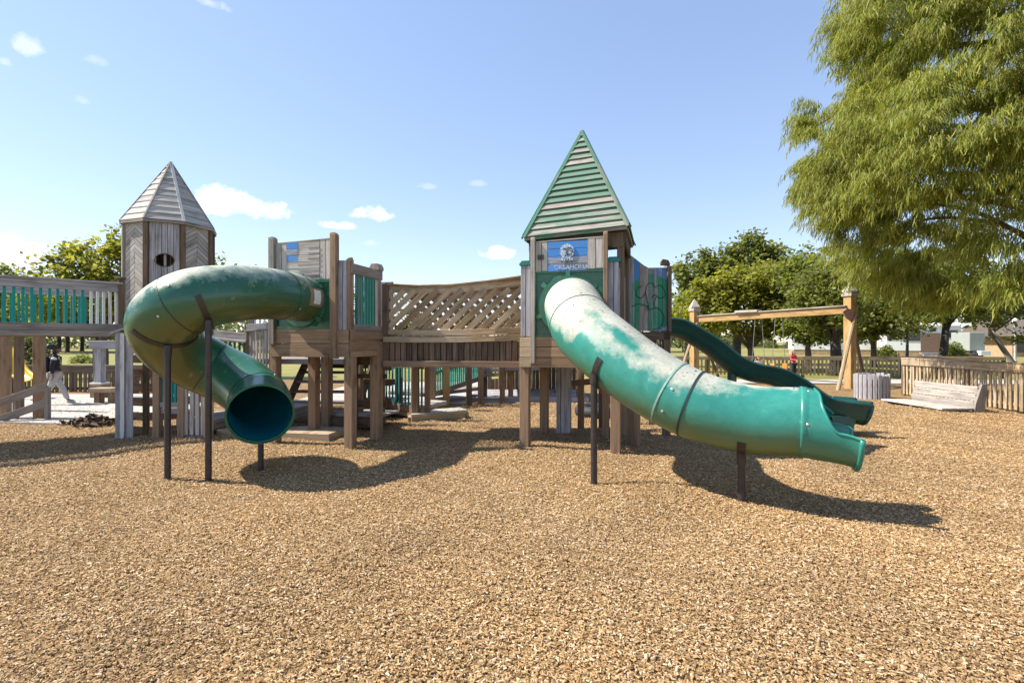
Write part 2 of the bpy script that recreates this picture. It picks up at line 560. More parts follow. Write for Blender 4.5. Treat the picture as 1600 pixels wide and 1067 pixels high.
class Path:
    """a pipe's centre line with radius: frames with side (to the right of travel) and up"""
    def __init__(s, pts, n=14):
        c = crom(pts, n)
        s.p = [Vector(q[:3]) for q in c]
        s.r = [float(q[3]) for q in c]
        s.n = n
        s.T, s.S, s.U = [], [], []
        for i in range(len(s.p)):
            d = (s.p[min(i + 1, len(s.p) - 1)] - s.p[max(i - 1, 0)]).normalized()
            sd = d.cross(Vector((0, 0, 1))).normalized()
            s.T.append(d)
            s.S.append(sd)
            s.U.append(sd.cross(d).normalized())
    def at(s, i, ang, r=None):
        r = s.r[i] if r is None else r
        return s.p[i] + (s.S[i] * math.cos(ang) + s.U[i] * math.sin(ang)) * r
    def shell(s, mb, i0, i1, arc=None, th=.014, n=40, fade=None, bounce_grime=None, dr=None, inner=True):
        """skin from sample i0 to i1; arc(i)->(a0,a1) leaves an opening"""
        full = arc is None
        rows_o, rows_i = [], []
        base = len(mb.v)
        vs, at, ag, fs, uvs = [], [], [], [], []
        m = n if full else n + 1
        for i in range(i0, i1 + 1):
            a0, a1 = (0, 2 * math.pi) if full else arc(i)
            for side in ((0, 1) if inner else (0,)):
                for k in range(m):
                    a = a0 + (a1 - a0) * k / n
                    r = s.r[i] + (dr(i) if dr else 0) - side * th
                    vs.append(s.at(i, a, r))
                    at.append(fade(i, a) if fade and not side else 0.0)
                    ag.append(bounce_grime(i, a) if bounce_grime and not side else 0.0)
        ls = 2 if inner else 1
        def ix(i, side, k):
            return ((i - i0) * ls + side) * m + (k % m)
        for i in range(i0, i1):
            for k in range(n):
                fs.append((ix(i, 0, k), ix(i + 1, 0, k), ix(i + 1, 0, k + 1), ix(i, 0, k + 1)))
                if inner:
                    fs.append((ix(i, 1, k), ix(i, 1, k + 1), ix(i + 1, 1, k + 1), ix(i + 1, 1, k)))
            if inner and not full:
                fs.append((ix(i, 0, 0), ix(i, 1, 0), ix(i + 1, 1, 0), ix(i + 1, 0, 0)))
                fs.append((ix(i, 0, n), ix(i + 1, 0, n), ix(i + 1, 1, n), ix(i, 1, n)))
        if inner:
            for k in range(n):
                fs.append((ix(i0, 0, k), ix(i0, 0, k + 1), ix(i0, 1, k + 1), ix(i0, 1, k)))
                fs.append((ix(i1, 0, k), ix(i1, 1, k), ix(i1, 1, k + 1), ix(i1, 0, k + 1)))
        mb.add(vs, fs, None, {'fade': at, 'bounce_grime': ag})
        return mb
    def ring(s, i, w=.02, dr=.006, n=40):
        """a band round the pipe at sample i"""
        mb = MB()
        d = s.T[i]
        vs, fs = [], []
        for j, (off, r) in enumerate(((-w / 2, -.004), (-w / 2, dr), (w / 2, dr), (w / 2, -.004))):
            for k in range(n):
                vs.append(s.at(i, 2 * math.pi * k / n, s.r[i] + r) + d * off)
        for j in range(3):
            for k in range(n):
                fs.append((j * n + k, j * n + (k + 1) % n, (j + 1) * n + (k + 1) % n, (j + 1) * n + k))
        return mb.add(vs, fs)
    def strap(s, i, a0, a1, w=.07, th=.012, n=14):
        """flat steel strap hugging the pipe from angle a0 to a1"""
        mb = MB()
        d = s.T[i]
        vs, fs = [], []
        for k in range(n + 1):
            a = a0 + (a1 - a0) * k / n
            for (o, r) in ((-w / 2, .002), (w / 2, .002), (w / 2, th), (-w / 2, th)):
                vs.append(s.at(i, a, s.r[i] + r) + d * o)
        for k in range(n):
            for j in range(4):
                fs.append((k * 4 + j, k * 4 + (j + 1) % 4, k * 4 + 4 + (j + 1) % 4, k * 4 + 4 + j))
        fs += [(3, 2, 1, 0), (n * 4, n * 4 + 1, n * 4 + 2, n * 4 + 3)]
        return mb.add(vs, fs)

def jit(a):
    return random.uniform(-a, a)

def boards(mb, o, ex, ez, width, z0, z1, bw, th, nrm, gap=.009, vertical=True, jz=.006):
    """a field of boards on the plane o + ex*x + ez*z, thickness towards nrm, on a thin backing"""
    o, ex, ez, nrm = Vector(o), Vector(ex), Vector(ez), Vector(nrm)
    if vertical:
        n = max(1, round(width / bw))
        w = width / n
        for i in range(n):
            x = (i + .5) * w
            off = nrm * (th / 2 + jit(.003))
            mb.bar(o + ex * x + ez * (z0 + jit(jz)) + off, o + ex * x + ez * (z1 + jit(jz)) + off, w - gap, th, nrm)
    else:
        n = max(1, round((z1 - z0) / bw))
        w = (z1 - z0) / n
        for i in range(n):
            z = z0 + (i + .5) * w
            off = nrm * (th / 2 + jit(.003))
            mb.bar(o + ez * z + off + ex * jit(jz), o + ex * (width + jit(jz)) + ez * z + off, w - gap, th, nrm)
    return mb
def backing(mb, o, ex, ez, width, z0, z1, nrm, th=.008):
    o, ex, ez, nrm = Vector(o), Vector(ex), Vector(ez), Vector(nrm)
    zc = (z0 + z1) / 2
    mb.bar(o + ez * zc + ex * .004 - nrm * (th / 2 + .002), o + ez * zc + ex * (width - .004) - nrm * (th / 2 + .002), z1 - z0 - .008, th, nrm)
    return mb

def balusters(mb, a, b, z0, z1, n, w=.036, t=.02, skip=()):
    """upright slats between a and b (ground points); z0/z1 numbers or (at a, at b)"""
    a, b = Vector(a), Vector(b)
    d = (b - a)
    up = Vector((d.x, d.y, 0)).normalized().cross(Vector((0, 0, 1)))
    if not isinstance(z0, tuple):
        z0 = (z0, z0)
    if not isinstance(z1, tuple):
        z1 = (z1, z1)
    for i in range(n):
        if i in skip:
            continue
        f = (i + .5) / n
        q = a + d * f
        za = z0[0] + (z0[1] - z0[0]) * f
        zb = z1[0] + (z1[1] - z1[0]) * f
        mb.bar((q.x + jit(.003), q.y, za), (q.x + jit(.006), q.y, zb), w, t, up)
    return mb
# ------------------------------------------------------------------ ground
def hgt(x, y):
    """gentle humps of the wood-chip bed"""
    h = .018 * math.sin(x * 1.1 + .7) * math.sin(y * .9 + .3) + .012 * math.sin(x * 2.3 + y * 1.7) + .009 * math.sin(x * 3.9 - y * 3.1 + 1.0) + .006 * math.sin(x * 6.3 + y * 5.7)
    h += .05 * math.exp(-((x - 1.2) ** 2 / 1.6 + (y - 5.7) ** 2 / .35)) - .05 * math.exp(-((x - 3.4) ** 2 / 1.4 + (y - 5.4) ** 2 / .5)) - .04 * math.exp(-((x + 2.9) ** 2 + (y - 6.3) ** 2 / .5))
    return .05 + h

t = NT('lawn_grass')
o = t.obj()
n1, n2, n3 = t.noise(o, .06, 5, .6), t.noise(o, 1.3, 5, .65), t.noise(o, 22, 3, .6)
c = t.ramp(n1, [(.3, (.17, .185, .035)), (.5, (.23, .215, .05)), (.7, (.31, .25, .09))])
c = t.mix(1.0, c, t.ramp(n2, [(.25, .7), (.7, 1.15)]), 'MULTIPLY')
c = t.mix(1.0, c, t.ramp(n3, [(.25, .7), (.7, 1.2)]), 'MULTIPLY')
t.base(c); t.rough(.9); t.bump(n3, .6, .04)
MAT['lawn'] = t.m

t = NT('wood_chip_bed')
o = t.obj()
n1, n2 = t.noise(o, .55, 4, .6), t.noise(o, 5, 4, .6)
vo = t.n('ShaderNodeTexVoronoi')
mp = t.n('ShaderNodeMapping')
t.l(o, mp.inputs[0])
wv = t.n('ShaderNodeVectorMath', operation='ADD')
sc = t.n('ShaderNodeVectorMath', operation='SCALE')
nn = t.noise(o, 7, 3, .6, 'Color')
t.l(nn, sc.inputs[0]); sc.inputs['Scale'].default_value = .12
t.l(o, wv.inputs[0]); t.l(sc.outputs[0], wv.inputs[1])
t.l(wv.outputs[0], vo.inputs['Vector'])
vo.inputs['Scale'].default_value = 52
hs = t.n('ShaderNodeSeparateColor')
t.l(vo.outputs['Color'], hs.inputs[0])
c = t.ramp(hs.outputs[0], [(0.0, (.13, .072, .03)), (.35, (.30, .185, .083)), (.7, (.42, .275, .13)), (1.0, (.53, .385, .21))])
c = t.mix(1.0, c, t.ramp(vo.outputs['Distance'], [(.25, 1.0), (.75, .7)]), 'MULTIPLY')
c = t.mix(1.0, c, t.ramp(n1, [(.25, .86), (.75, 1.1)]), 'MULTIPLY')
c = t.mix(1.0, c, t.ramp(n2, [(.25, .85), (.75, 1.12)]), 'MULTIPLY')
t.base(c); t.rough(.9); t.b.inputs['Specular IOR Level'].default_value = .15
t.bump(t.math('SUBTRACT', hs.outputs[1], t.math('MULTIPLY', vo.outputs['Distance'], .8)), .8, .02)
MAT['mulch'] = t.m

t = NT('wood_chips')
r = t.island()
o = t.obj()
c = t.ramp(r, [(0.0, (.14, .078, .034)), (.14, (.27, .155, .064)), (.42, (.355, .22, .098)), (.7, (.45, .30, .15)), (.9, (.53, .385, .235)), (1.0, (.64, .52, .37))])
c = t.mix(1.0, c, t.ramp(t.noise(o, .5, 4, .6), [(.28, (.74, .73, .74)), (.5, (1, 1, 1)), (.72, (1.12, 1.06, .97))]), 'MULTIPLY')
c = t.mix(t.ramp(t.noise(o, .3, 3, .5), [(.45, 0.0), (.7, .45)]), c, t.mix(1.0, c, (.92, 1.0, 1.15), 'MULTIPLY'))
t.base(c); t.rough(.85); t.b.inputs['Specular IOR Level'].default_value = .2
MAT['chips'] = t.m

t = NT('pale_concrete')
o = t.obj()
n1, n2 = t.noise(o, 1.2, 6, .65), t.noise(o, 14, 5, .7)
c = t.ramp(n1, [(.3, (.33, .30, .26)), (.7, (.46, .43, .39))])
c = t.mix(1.0, c, t.ramp(n2, [(.2, .75), (.6, 1.1)]), 'MULTIPLY')
t.base(c); t.rough(.9); t.bump(n2, .3, .01)
MAT['concrete'] = t.m

g = MB()
g.add([(-900, -60, 0), (900, -60, 0), (900, 1500, 0), (-900, 1500, 0)], [(0, 1, 2, 3)])
ground = g.build('ground', 'lawn')
ground['kind'] = 'structure'

# wood-chip bed: a fine sheet near, one surface
x0, x1, y0, y1, st = -17.0, 22.0, .3, 24.5, .13
nx, ny = int((x1 - x0) / st) + 1, int((y1 - y0) / st) + 1
V, F = [], []
for j in range(ny):
    for i in range(nx):
        x, y = x0 + i * st, y0 + j * st
        e = min(1, max(0, min(x - x0, x1 - x, y1 - y)) / .8)
        V.append((x, y, .004 + (hgt(x, y) + .006 * mnoise.noise((x * 4, y * 4, 0))) * e))
for j in range(ny - 1):
    for i in range(nx - 1):
        F.append((j * nx + i, j * nx + i + 1, (j + 1) * nx + i + 1, (j + 1) * nx + i))
mulch = np_mesh('wood_chip_ground', V, F, 'mulch', smooth=True)
mulch['kind'] = 'structure'

# concrete path at the left, and the strip inside the far fence
def sheet(name, pts, z, th, mat):
    mb = MB()
    n = len(pts)
    vs = [(x, y, z) for x, y in pts] + [(x, y, z - th) for x, y in pts]
    fs = [tuple(range(n))] + [(i, n + i, n + (i + 1) % n, (i + 1) % n) for i in range(n)]
    mb.add(vs, fs)
    o = mb.build(name, mat)
    o['kind'] = 'structure'
    return o
CPATH = [(-20, 12.6), (-13.2, 11.2), (-9.2, 10.6), (-7.9, 11.6), (-8.3, 14.0), (-9.5, 16.6), (-20, 16.4)]
sheet('concrete_path', CPATH, .105, .12, 'concrete')
sheet('path', [(2.0, 21.2), (22.5, 20.2), (22.5, 22.4), (2.0, 23.2)], .115, .12, 'concrete')

sheet('path', [(-6.2, 14.2), (-1.3, 14.0), (-1.2, 21.4), (-6.4, 21.6)], .112, .12, 'concrete')
# loose chips lying on the bed: nobody could count them
def in_path(x, y):
    c = np.zeros(len(x), bool)
    n = len(CPATH)
    for i in range(n):
        (ax, ay), (bx, by) = CPATH[i], CPATH[(i + 1) % n]
        m = ((ay > y) != (by > y)) & (x < (bx - ax) * (y - ay) / (by - ay + 1e-9) + ax)
        c ^= m
    return c
NCH = 380000
yy = np.empty(0)
# density per metre of depth
ys = np.linspace(1.9, 15, 400)
dens = 2.15 * ys * np.where(ys < 4.2, 1.0, (4.2 / ys) ** 1.75)
cdf = np.cumsum(dens); cdf /= cdf[-1]
yy = np.interp(rng.random(NCH), cdf, ys)
xx = (rng.random(NCH) * 2 - 1) * (yy * 1.05 + .4)
keep = ~in_path(xx, yy) | (rng.random(NCH) < .12)
xx, yy = xx[keep], yy[keep]
n = len(xx)
hz = np.array([hgt(a, b) for a, b in zip(xx, yy)])
inp = in_path(xx, yy)
hz = np.where(inp, .105, hz + .006)
big = 1 + np.clip((yy - 4) * .05, 0, .6)
ln = (rng.random(n) ** 1.7 * .025 + .009) * big
wd = ln * (.16 + rng.random(n) * .22) + .003
yaw = rng.random(n) * 6.283
pit = (rng.random(n) - .5) * .8
rol = (rng.random(n) - .5) * .9
ca, sa = np.cos(yaw), np.sin(yaw)
ex = np.stack([ca * np.cos(pit), sa * np.cos(pit), np.sin(pit)], 1)
ey = np.stack([-sa * np.cos(rol), ca * np.cos(rol), np.sin(rol)], 1)
ez = np.cross(ex, ey)
ctr = np.stack([xx, yy, hz + .004 + rng.random(n) * .012], 1)
th = (.0025 + .22 * wd)[:, None]
l2, w2 = (ln / 2)[:, None], (wd / 2)[:, None]
tp = (.45 + rng.random(n) * .5)[:, None]
q = [ctr - ex * l2 - ey * w2 * tp, ctr + ex * l2 - ey * w2, ctr + ex * l2 * (.9) + ey * w2, ctr - ex * l2 + ey * w2 * tp,
     ctr - ex * l2 * .8 + ez * th, ctr + ex * l2 * .85 + ez * th]
V = np.stack(q, 1).reshape(-1, 3)
b = np.arange(n) * 6
F = np.concatenate([np.stack([b, b + 1, b + 5, b + 4], 1), np.stack([b + 2, b + 3, b + 4, b + 5], 1)])
chips = np_mesh('loose_wood_chips', V, F, 'chips')
chips['kind'] = 'stuff'
# ------------------------------------------------------------------ play towers
X3, Y3, Z3 = Vector((1, 0, 0)), Vector((0, 1, 0)), Vector((0, 0, 1))
NY = Vector((0, -1, 0))
def lap_face(mb, A, B, T, n, th=.022, lap=.03, inset=.0):
    """lapped boards on a triangular roof face A-B (eave) to T (apex)"""
    A, B, T = Vector(A), Vector(B), Vector(T)
    nr = (B - A).cross(T - A).normalized()
    for k in range(n):
        t0, t1 = k / n, min(.985, (k + 1) / n + .012)
        j = jit(.004)
        a0, b0 = A.lerp(T, t0), B.lerp(T, t0)
        a1, b1 = A.lerp(T, t1), B.lerp(T, t1)
        e = (b0 - a0).normalized() * inset
        lo, hi = nr * (lap + j), nr * .004
        i_ = nr * th
        mb.box8([a0 + e + lo - i_, a1 + e * .9 + hi - i_, a1 + e * .9 + hi, a0 + e + lo, b0 - e + lo - i_, b1 - e * .9 + hi - i_, b1 - e * .9 + hi, b0 - e + lo])
    return mb

def post(parent, x, y, z0, z1, w=.14, mat='brown_wood', name='post', d=None):
    return MB().box((x, y, z0), w, d or w, z1 - z0).build(name, mat, parent, bevel=.008)
def post_cap(parent, x, y, z, w=.2, h=.07, mat='dkteal_paint'):
    mb = MB()
    mb.prism([(-w / 2, 0), (w / 2, 0), (w / 2, h * .45), (w * .3, h), (-w * .3, h), (-w / 2, h * .45)], (x, y, z), X3, Z3, Y3, w)
    return mb.build('post_cap', mat, parent, bevel=.006)

def deck_block(parent, w, d, z, skirt_h, mat='brown_wood'):
    """deck boards, skirt boards on four sides and the joists below"""
    mb = MB()
    boards(mb, (-w / 2, -d / 2 + .05, z - .04), Y3, X3, d - .1, 0, w, .14, .04, Z3)
    mb.build('deck', 'grey_wood', parent)
    mb = MB()
    for (o, e, nr, l) in (((-w / 2, -d / 2, 0), X3, NY, w), ((w / 2, -d / 2, 0), Y3, X3, d), ((w / 2, d / 2, 0), -X3, Y3, w), ((-w / 2, d / 2, 0), -Y3, -X3, d)):
        boards(mb, o, e, Z3, l, z - skirt_h, z + .005, .185, .04, nr, gap=.008, vertical=False)
    mb.build('skirt', mat, parent, bevel=.004)
    mb = MB()
    for y in (-d * .3, 0, d * .3):
        mb.bar((-w / 2 + .05, y, z - .16), (w / 2 - .05, y, z - .16), .04, .2)
    mb.build('joists', 'dark_wood', parent)

# --- tower with the green pointed roof
ROT = R(-16)
TB = thing('play_tower', 'wooden play tower under a pointed green board roof with a blue sign', 'play tower', (1.12, 8.9, 0), ROT)
H = .73
mb = MB()
boards(mb, (-.79, -.79, 0), X3, Z3, .18, 1.38, 1.865, .16, .04, NY, vertical=False)
mb.build('corner_block', 'tan_wood', TB, bevel=.004)
for (x, y) in ((-H, -H), (H, -H), (H, H), (-H, H)):
    post(TB, x, y, -.1, 1.42, .15)
deck_block(TB, 1.56, 1.56, 1.87, .49)
# grey uprights on the corners above the deck
for sx in (-1, 1):
    mb = MB()
    boards(mb, (sx * .70 - .085, -.785, 0), X3, Z3, .17, 1.88 if sx < 0 else 1.90, 3.03, .085, .04, NY)
    mb.box((sx * .70, -.72, 1.9), .15, .10, 1.12)
    mb.build('corner_board', 'lav_wood', TB, bevel=.004)
    post_cap(TB, sx * .70, -.73, 3.03, .21, .08)
for (x, z1) in ((-.57, 3.47), (.585, 3.5)):
    mb = MB().box((x, -.83, 1.45), .065, .09, z1 - 1.45 - .05)
    mb.prism([(-.045, 0), (.045, 0), (.045, .03), (.0, .06), (-.045, .045)], (x, -.83, z1 - .05), Y3, Z3, X3, .065)
    mb.build('tall_post', 'brown_wood' if x > 0 else 'pale_wood', TB, bevel=.004)
# sign panel: grey boards, blue painted boards between
mb = MB()
boards(mb, (-.535, -.80, 0), X3, Z3, .20, 2.925, 3.39, .10, .03, NY)
boards(mb, (.30, -.80, 0), X3, Z3, .25, 2.94, 3.42, .125, .03, NY)
mb.bar((-.53, -.80, 3.40), (.55, -.80, 3.425), .07, .02)
backing(mb, (-.535, -.80, 0), X3, Z3, 1.08, 2.94, 3.38, NY)
sp = mb.build('sign_panel', 'pale_wood', TB, bevel=.003)
mb = MB()
boards(mb, (-.335, -.803, 0), X3, Z3, .635, 2.915, 3.39, .12, .03, NY, gap=.007, vertical=False, jz=.003)
mb.build('blue_sign_board', 'blue_paint', sp)
MB().box((-.445, -.845, 3.11), .10, .012, .075).build('metal_plate', 'metal', sp)
# round painted emblem with feathers, a worn white shield on the blue
EY = -.845
def disc(r0, r1, z, y, n, wob, x=0.0, sq=1.0):
    pts = []
    for k in range(n):
        a = 2 * math.pi * k / n
        r = r1 * (1 + wob * math.sin(k * 2.7) + wob * .6 * math.sin(k * 5.1 + 1))
        pts.append((x + r * math.cos(a), z + r * sq * math.sin(a)))
    return pts
mb = MB()
mb.prism(disc(0, .115, 3.225, 0, 40, .05, -.02), (0, EY, 0), X3, Z3, Y3, .006)
for k, x in enumerate((-.10, -.06, -.02, .025, .06)):
    mb.prism([(x - .01, 3.075 + .01 * (k % 2)), (x + .012, 3.075), (x + .016, 3.125), (x - .012, 3.125)], (0, EY + .001, 0), X3, Z3, Y3, .005)
mb.build('emblem', 'flaked_white', sp)
mb = MB()
for k in range(26):
    a = random.uniform(0, 6.28)
    r = .09 * math.sqrt(random.random())
    x, z = -.02 + r * math.cos(a), 3.225 + r * math.sin(a)
    b_ = random.uniform(0, 3.14)
    l, w = random.uniform(.012, .035), .005
    mb.prism([(-l, -w), (l, -w * .4), (l, w), (-l, w * .4)], (x, EY - .004, z), X3 * math.cos(b_) + Z3 * math.sin(b_), Z3 * math.cos(b_) - X3 * math.sin(b_), Y3, .004)
for x in (-.10, -.02, .06):
    mb.prism([(x - .01, 3.05), (x + .008, 3.05), (x + .006, 3.08), (x - .008, 3.08)], (0, EY - .001, 0), X3, Z3, Y3, .004)
mb.build('emblem_detail', 'black_line', sp)
def lettering(txt, size, parent, loc, rx, rz, mat, name='lettering', ext=.003, spacing=1.0):
    cu = bpy.data.curves.new(name, 'FONT')
    cu.body = txt
    cu.size = size
    cu.extrude = ext
    cu.align_x = 'CENTER'
    cu.space_character = spacing
    tmp = bpy.data.objects.new('tmp', cu)
    COL.objects.link(tmp)
    bpy.context.view_layer.update()
    me = bpy.data.meshes.new_from_object(tmp.evaluated_get(bpy.context.evaluated_depsgraph_get()))
    bpy.data.objects.remove(tmp)
    me.name = name
    me.materials.clear()
    me.materials.append(MAT[mat])
    o = bpy.data.objects.new(name, me)
    COL.objects.link(o)
    o.parent = parent
    o.location = loc
    o.rotation_euler = (rx, 0, rz)
    return o
lettering('OKLAHOMA', .095, sp, (.045, EY, 2.945), R(90), 0, 'flaked_white', spacing=1.02)

# roof
roof_c = Vector((.10, 0, 0))
ra, rz0, rz1 = .82, 3.50, 5.43
cs = [Vector((sx * ra, sy * ra, rz0 + (.07 if sx > 0 else -.02))) + roof_c for sx, sy in ((-1, -1), (1, -1), (1, 1), (-1, 1))]
ap = Vector((0, 0, rz1)) + roof_c
mb = MB()
for i in range(4):
    lap_face(mb, cs[i], cs[(i + 1) % 4], ap, 17, th=.02, lap=.04, inset=.02)
rf = mb.build('roof', 'roof_paint', TB, bevel=.003)
for i in range(4):
    mb = MB()
    q = (cs[i] - Vector((roof_c.x, 0, 0))).normalized()
    o = Vector((q.x, q.y, .35)).normalized()
    tan = Vector((-q.y, q.x, 0)).normalized()
    for sg in (-1, 1):
        a = cs[i] + o * .025 + tan * sg * .032
        b = ap + o * .012 + tan * sg * .024
        mb.bar(a - (b - a).normalized() * .03, b, .05, .022, o + tan * sg * .8)
    mb.bar(cs[i] + o * .045, ap + o * .02, .022, .03, o)
    mb.build('hip_board', 'hip_paint', rf, bevel=.003)
# eave boards and scalloped frieze under the roof
mb = MB()
for i in range(4):
    a, b = cs[i].copy(), cs[(i + 1) % 4].copy()
    mb.bar(a * .985 + Vector((0, 0, -.02 + a.z * .015)), b * .985 + Vector((0, 0, -.02 + b.z * .015)), .03, .05)
mb.build('eave_board', 'hip_paint', TB)
mb = MB()
def scallops(a, b, z, nr):
    a, b = Vector(a), Vector(b)
    d = b - a
    l = d.length
    d.normalize()
    n = 6
    pts = [(0, .24)]
    for k in range(n):
        for j in range(7):
            ang = math.pi * j / 6
            pts.append(((k + .5 - .5 * math.cos(ang)) * l / n, .06 - .06 * math.sin(ang)))
    pts.append((l, .24))
    mb.prism(pts[::-1], a + Vector((0, 0, z)), d, Z3, Vector(nr), .03)
scallops((-.66, -.69, 0), (.86, -.69, 0), 3.27, (0, 1, 0))
scallops((.87, -.67, 0), (.87, .69, 0), 3.3, (1, 0, 0))
scallops((-.67, -.67, 0), (-.67, .69, 0), 3.25, (1, 0, 0))
mb.build('scalloped_frieze', 'dark_wood', TB)
for (x, y) in ((-.62, -.64), (.80, -.64), (.80, .64), (-.62, .64)):
    post(TB, x, y, 1.88, 3.52, .11, 'dark_wood', 'roof_post')
# side walls of the tower
mb = MB()
boards(mb, (.60, -.78, 0), X3, Z3, .10, 1.88, 3.05, .10, .03, NY)
boards(mb, (.765, -.70, 0), Y3, Z3, 1.4, 1.88, 2.95, .14, .03, X3)
mb.build('side_wall', 'lav_wood', TB, bevel=.003)
mb = MB()
boards(mb, (-.765, .70, 0), -Y3, Z3, .5, 2.0, 2.9, .14, .03, -X3)
mb.bar((-.75, -.7, 2.9), (-.75, .7, 2.9), .05, .1)
mb.build('side_wall', 'grey_wood', TB)
# things under the deck: grey boxed pair, braces
mb = MB()
boards(mb, (-.50, .82, 0), X3, Z3, .17, -.1, 1.42, .085, .1, NY)
mb.box((-.29, .80, -.1), .12, .12, 1.52)
mb.build('inner_post', 'lav_wood', TB, bevel=.004)
for (x, y, m) in ((-.12, 1.35, 'brown_wood'), (.28, 1.5, 'dark_wood'), (.45, .55, 'brown_wood'), (1.02, -.08, 'brown_wood'), (.92, -.12, 'dark_wood')):
    post(TB, x, y, -.1, 1.6, .12, m, 'inner_post')
mb = MB()
mb.bar((-.12, 1.3, 1.4), (.45, .55, .85), .04, .14)
mb.bar((-.5, 1.2, .95), (.45, 1.3, 1.05), .05, .12)
split(mb, 'brace', 'brown_wood', TB)

# --- deck behind it with the painted mural wall
TC = thing('mural_deck', 'raised deck with a mural of green trees beside the green roofed tower', 'play deck', (2.52, 9.5, 0), R(-4))
for (x, y) in ((-.45, 0), (.34, .02), (.36, 1.35), (-.42, 1.35)):
    post(TC, x, y, -.1, 3.15 if x > 0 else 1.98, .13 if x > 0 else .12, 'dark_wood' if y < .5 and x > 0 else 'brown_wood')
mb = MB().box((.375, -.06, 1.98), .07, .11, 1.2)
mb.prism([(-.11, 0), (.0, 0), (.05, -.03), (.05, .03), (.02, .09), (-.08, .11), (-.11, .06)], (.33, -.06, 3.2), X3, Z3, Y3, .1)
mb.build('corner_post', 'dark_wood', TC, bevel=.005)
mb = MB()
boards(mb, (-.6, .0, 1.94), Y3, X3, 1.4, 0, 1.0, .14, .04, Z3)
mb.bar((-.6, -.02, 1.90), (.4, -.02, 1.90), .05, .14)
mb.bar((-.6, 1.4, 1.88), (.4, 1.4, 1.88), .05, .14)
mb.build('deck', 'dark_wood', TC)
mb = MB()
ztop = lambda x: 3.16 if x > -.02 else 3.16 + (-.02 - x) * .78
mur = []
n = 9
for k in range(n):
    xa, xb = -.42 + k * .085 + .003, -.42 + (k + 1) * .085 - .003
    mur.append((xa, xb))
def mural_layer(name, mat, zlo, zhi, sel, y):
    mb = MB()
    for k, (xa, xb) in enumerate(mur):
        if k not in sel:
            continue
        a0, b0 = zlo(xa), zlo(xb)
        a1, b1 = min(zhi(xa), ztop(xa)), min(zhi(xb), ztop(xb))
        if a1 - a0 < .02 and b1 - b0 < .02:
            continue
        mb.prism([(xa, a0), (xb, b0), (xb, max(b1, b0 + .01)), (xa, max(a1, a0 + .01))], (0, y, 0), X3, Z3, Y3, .03)
    return mb.build(name, mat, mw if name != 'mural_wall' else TC)
allk = range(n)
sky_line = lambda x: 2.98 - .12 * math.exp(-((x + .42) / .1) ** 2) + .07 * math.sin(x * 9 + 1)
mw = mural_layer('mural_wall', 'grey_wood', lambda x: 1.99, lambda x: 9, allk, -.03)
mural_layer('painted_sky', 'blue_paint', sky_line, lambda x: 9, [0, 1, 2], -.037)
mural_layer('painted_sky', 'blue_paint', sky_line, lambda x: 9, [6, 7, 8], -.037)
mural_layer('painted_meadow', 'green_paint', lambda x: 2.0 + (.0 if x < .15 else (x - .15) * .55), sky_line, [0, 1, 2], -.037)
mural_layer('painted_meadow', 'green_paint', lambda x: 2.0 + (.0 if x < .15 else (x - .15) * .55), sky_line, [5, 6, 7, 8], -.037)
mural_layer('painted_meadow', 'green_paint', lambda x: 2.45, lambda x: 2.62 + .25 * math.sin(x * 20), [3, 4], -.037)
mural_layer('painted_water', 'blue_paint', lambda x: 2.0, lambda x: 2.0 + max(0.0, (x - .15) * .55) - .01, [7, 8], -.037)
mb = MB()
def stroke(pts, r=.006):
    c = crom([(x, -.057, z) for x, z in pts], 6)
    mb.tube([Vector(q) for q in c], r, 5)
stroke([(-.12, 2.82), (-.2, 2.78), (-.22, 2.66), (-.14, 2.6), (-.06, 2.68), (-.02, 2.84), (.06, 2.88), (.12, 2.8), (.2, 2.84), (.28, 2.76), (.3, 2.64), (.2, 2.6), (.12, 2.66), (.06, 2.6)])
stroke([(-.3, 2.44), (-.18, 2.49), (-.02, 2.45), (.0, 2.38), (.14, 2.42), (.25, 2.34), (.28, 2.2), (.2, 2.06), (.08, 2.02)])
stroke([(-.05, 2.7), (-.01, 2.5), (.0, 2.4)])
stroke([(.14, 2.62), (.1, 2.5), (.12, 2.42)])
mb.build('mural_outline', 'black_line', mw)

# --- left tower where the spiral slide starts
TA = thing('play_tower', 'wooden play tower without a roof, faded striped flag painted above the spiral slide', 'play tower', (-3.166, 9.294, 0), R(-15))
for (x, y, z1) in ((H, -H, 1.55), (H, .10, 1.8), (-H, H, 1.55)):
    post(TA, x, y, -.1, z1, .15 if y < 0 else .17)
post(TA, -H, -H, -.1, 2.0, .15, 'brown_wood')
deck_block(TA, 1.5, 1.56, 1.99, .45)
mb = MB()
mb.bar((-.74, -.80, 2.0), (.5, -.80, 2.0), .05, .07)
mb.build('ledge', 'tan_wood', TA)
for (x, z0, z1, m) in ((-.70, 1.75, 3.55, 'grey_wood'), (.49, 1.52, 3.56, 'brown_wood')):
    mb = MB().box((x, -.82, z0), .11, .11, z1 - z0 - .04)
    mb.prism([(-.055, 0), (.055, 0), (.055, .02), (.02, .06), (-.055, .05)], (x, -.82, z1 - .04), X3, Z3, Y3, .11)
    mb.build('tall_post', m, TA, bevel=.006)
mb = MB()
boards(mb, (-.645, -.79, 0), X3, Z3, .22, 2.79, 3.45, .11, .03, NY)
boards(mb, (.21, -.79, 0), X3, Z3, .23, 2.83, 3.48, .115, .03, NY)
mb.bar((-.64, -.79, 3.455), (.44, -.79, 3.49), .07, .02)
backing(mb, (-.645, -.79, 0), X3, Z3, 1.085, 2.79, 3.45, NY)
fp = mb.build('sign_panel', 'pale_wood', TA, bevel=.003)
mb = MB()
boards(mb, (-.425, -.795, 0), X3, Z3, .635, 2.79, 3.46, .11, .03, NY, gap=.006, vertical=False, jz=.003)
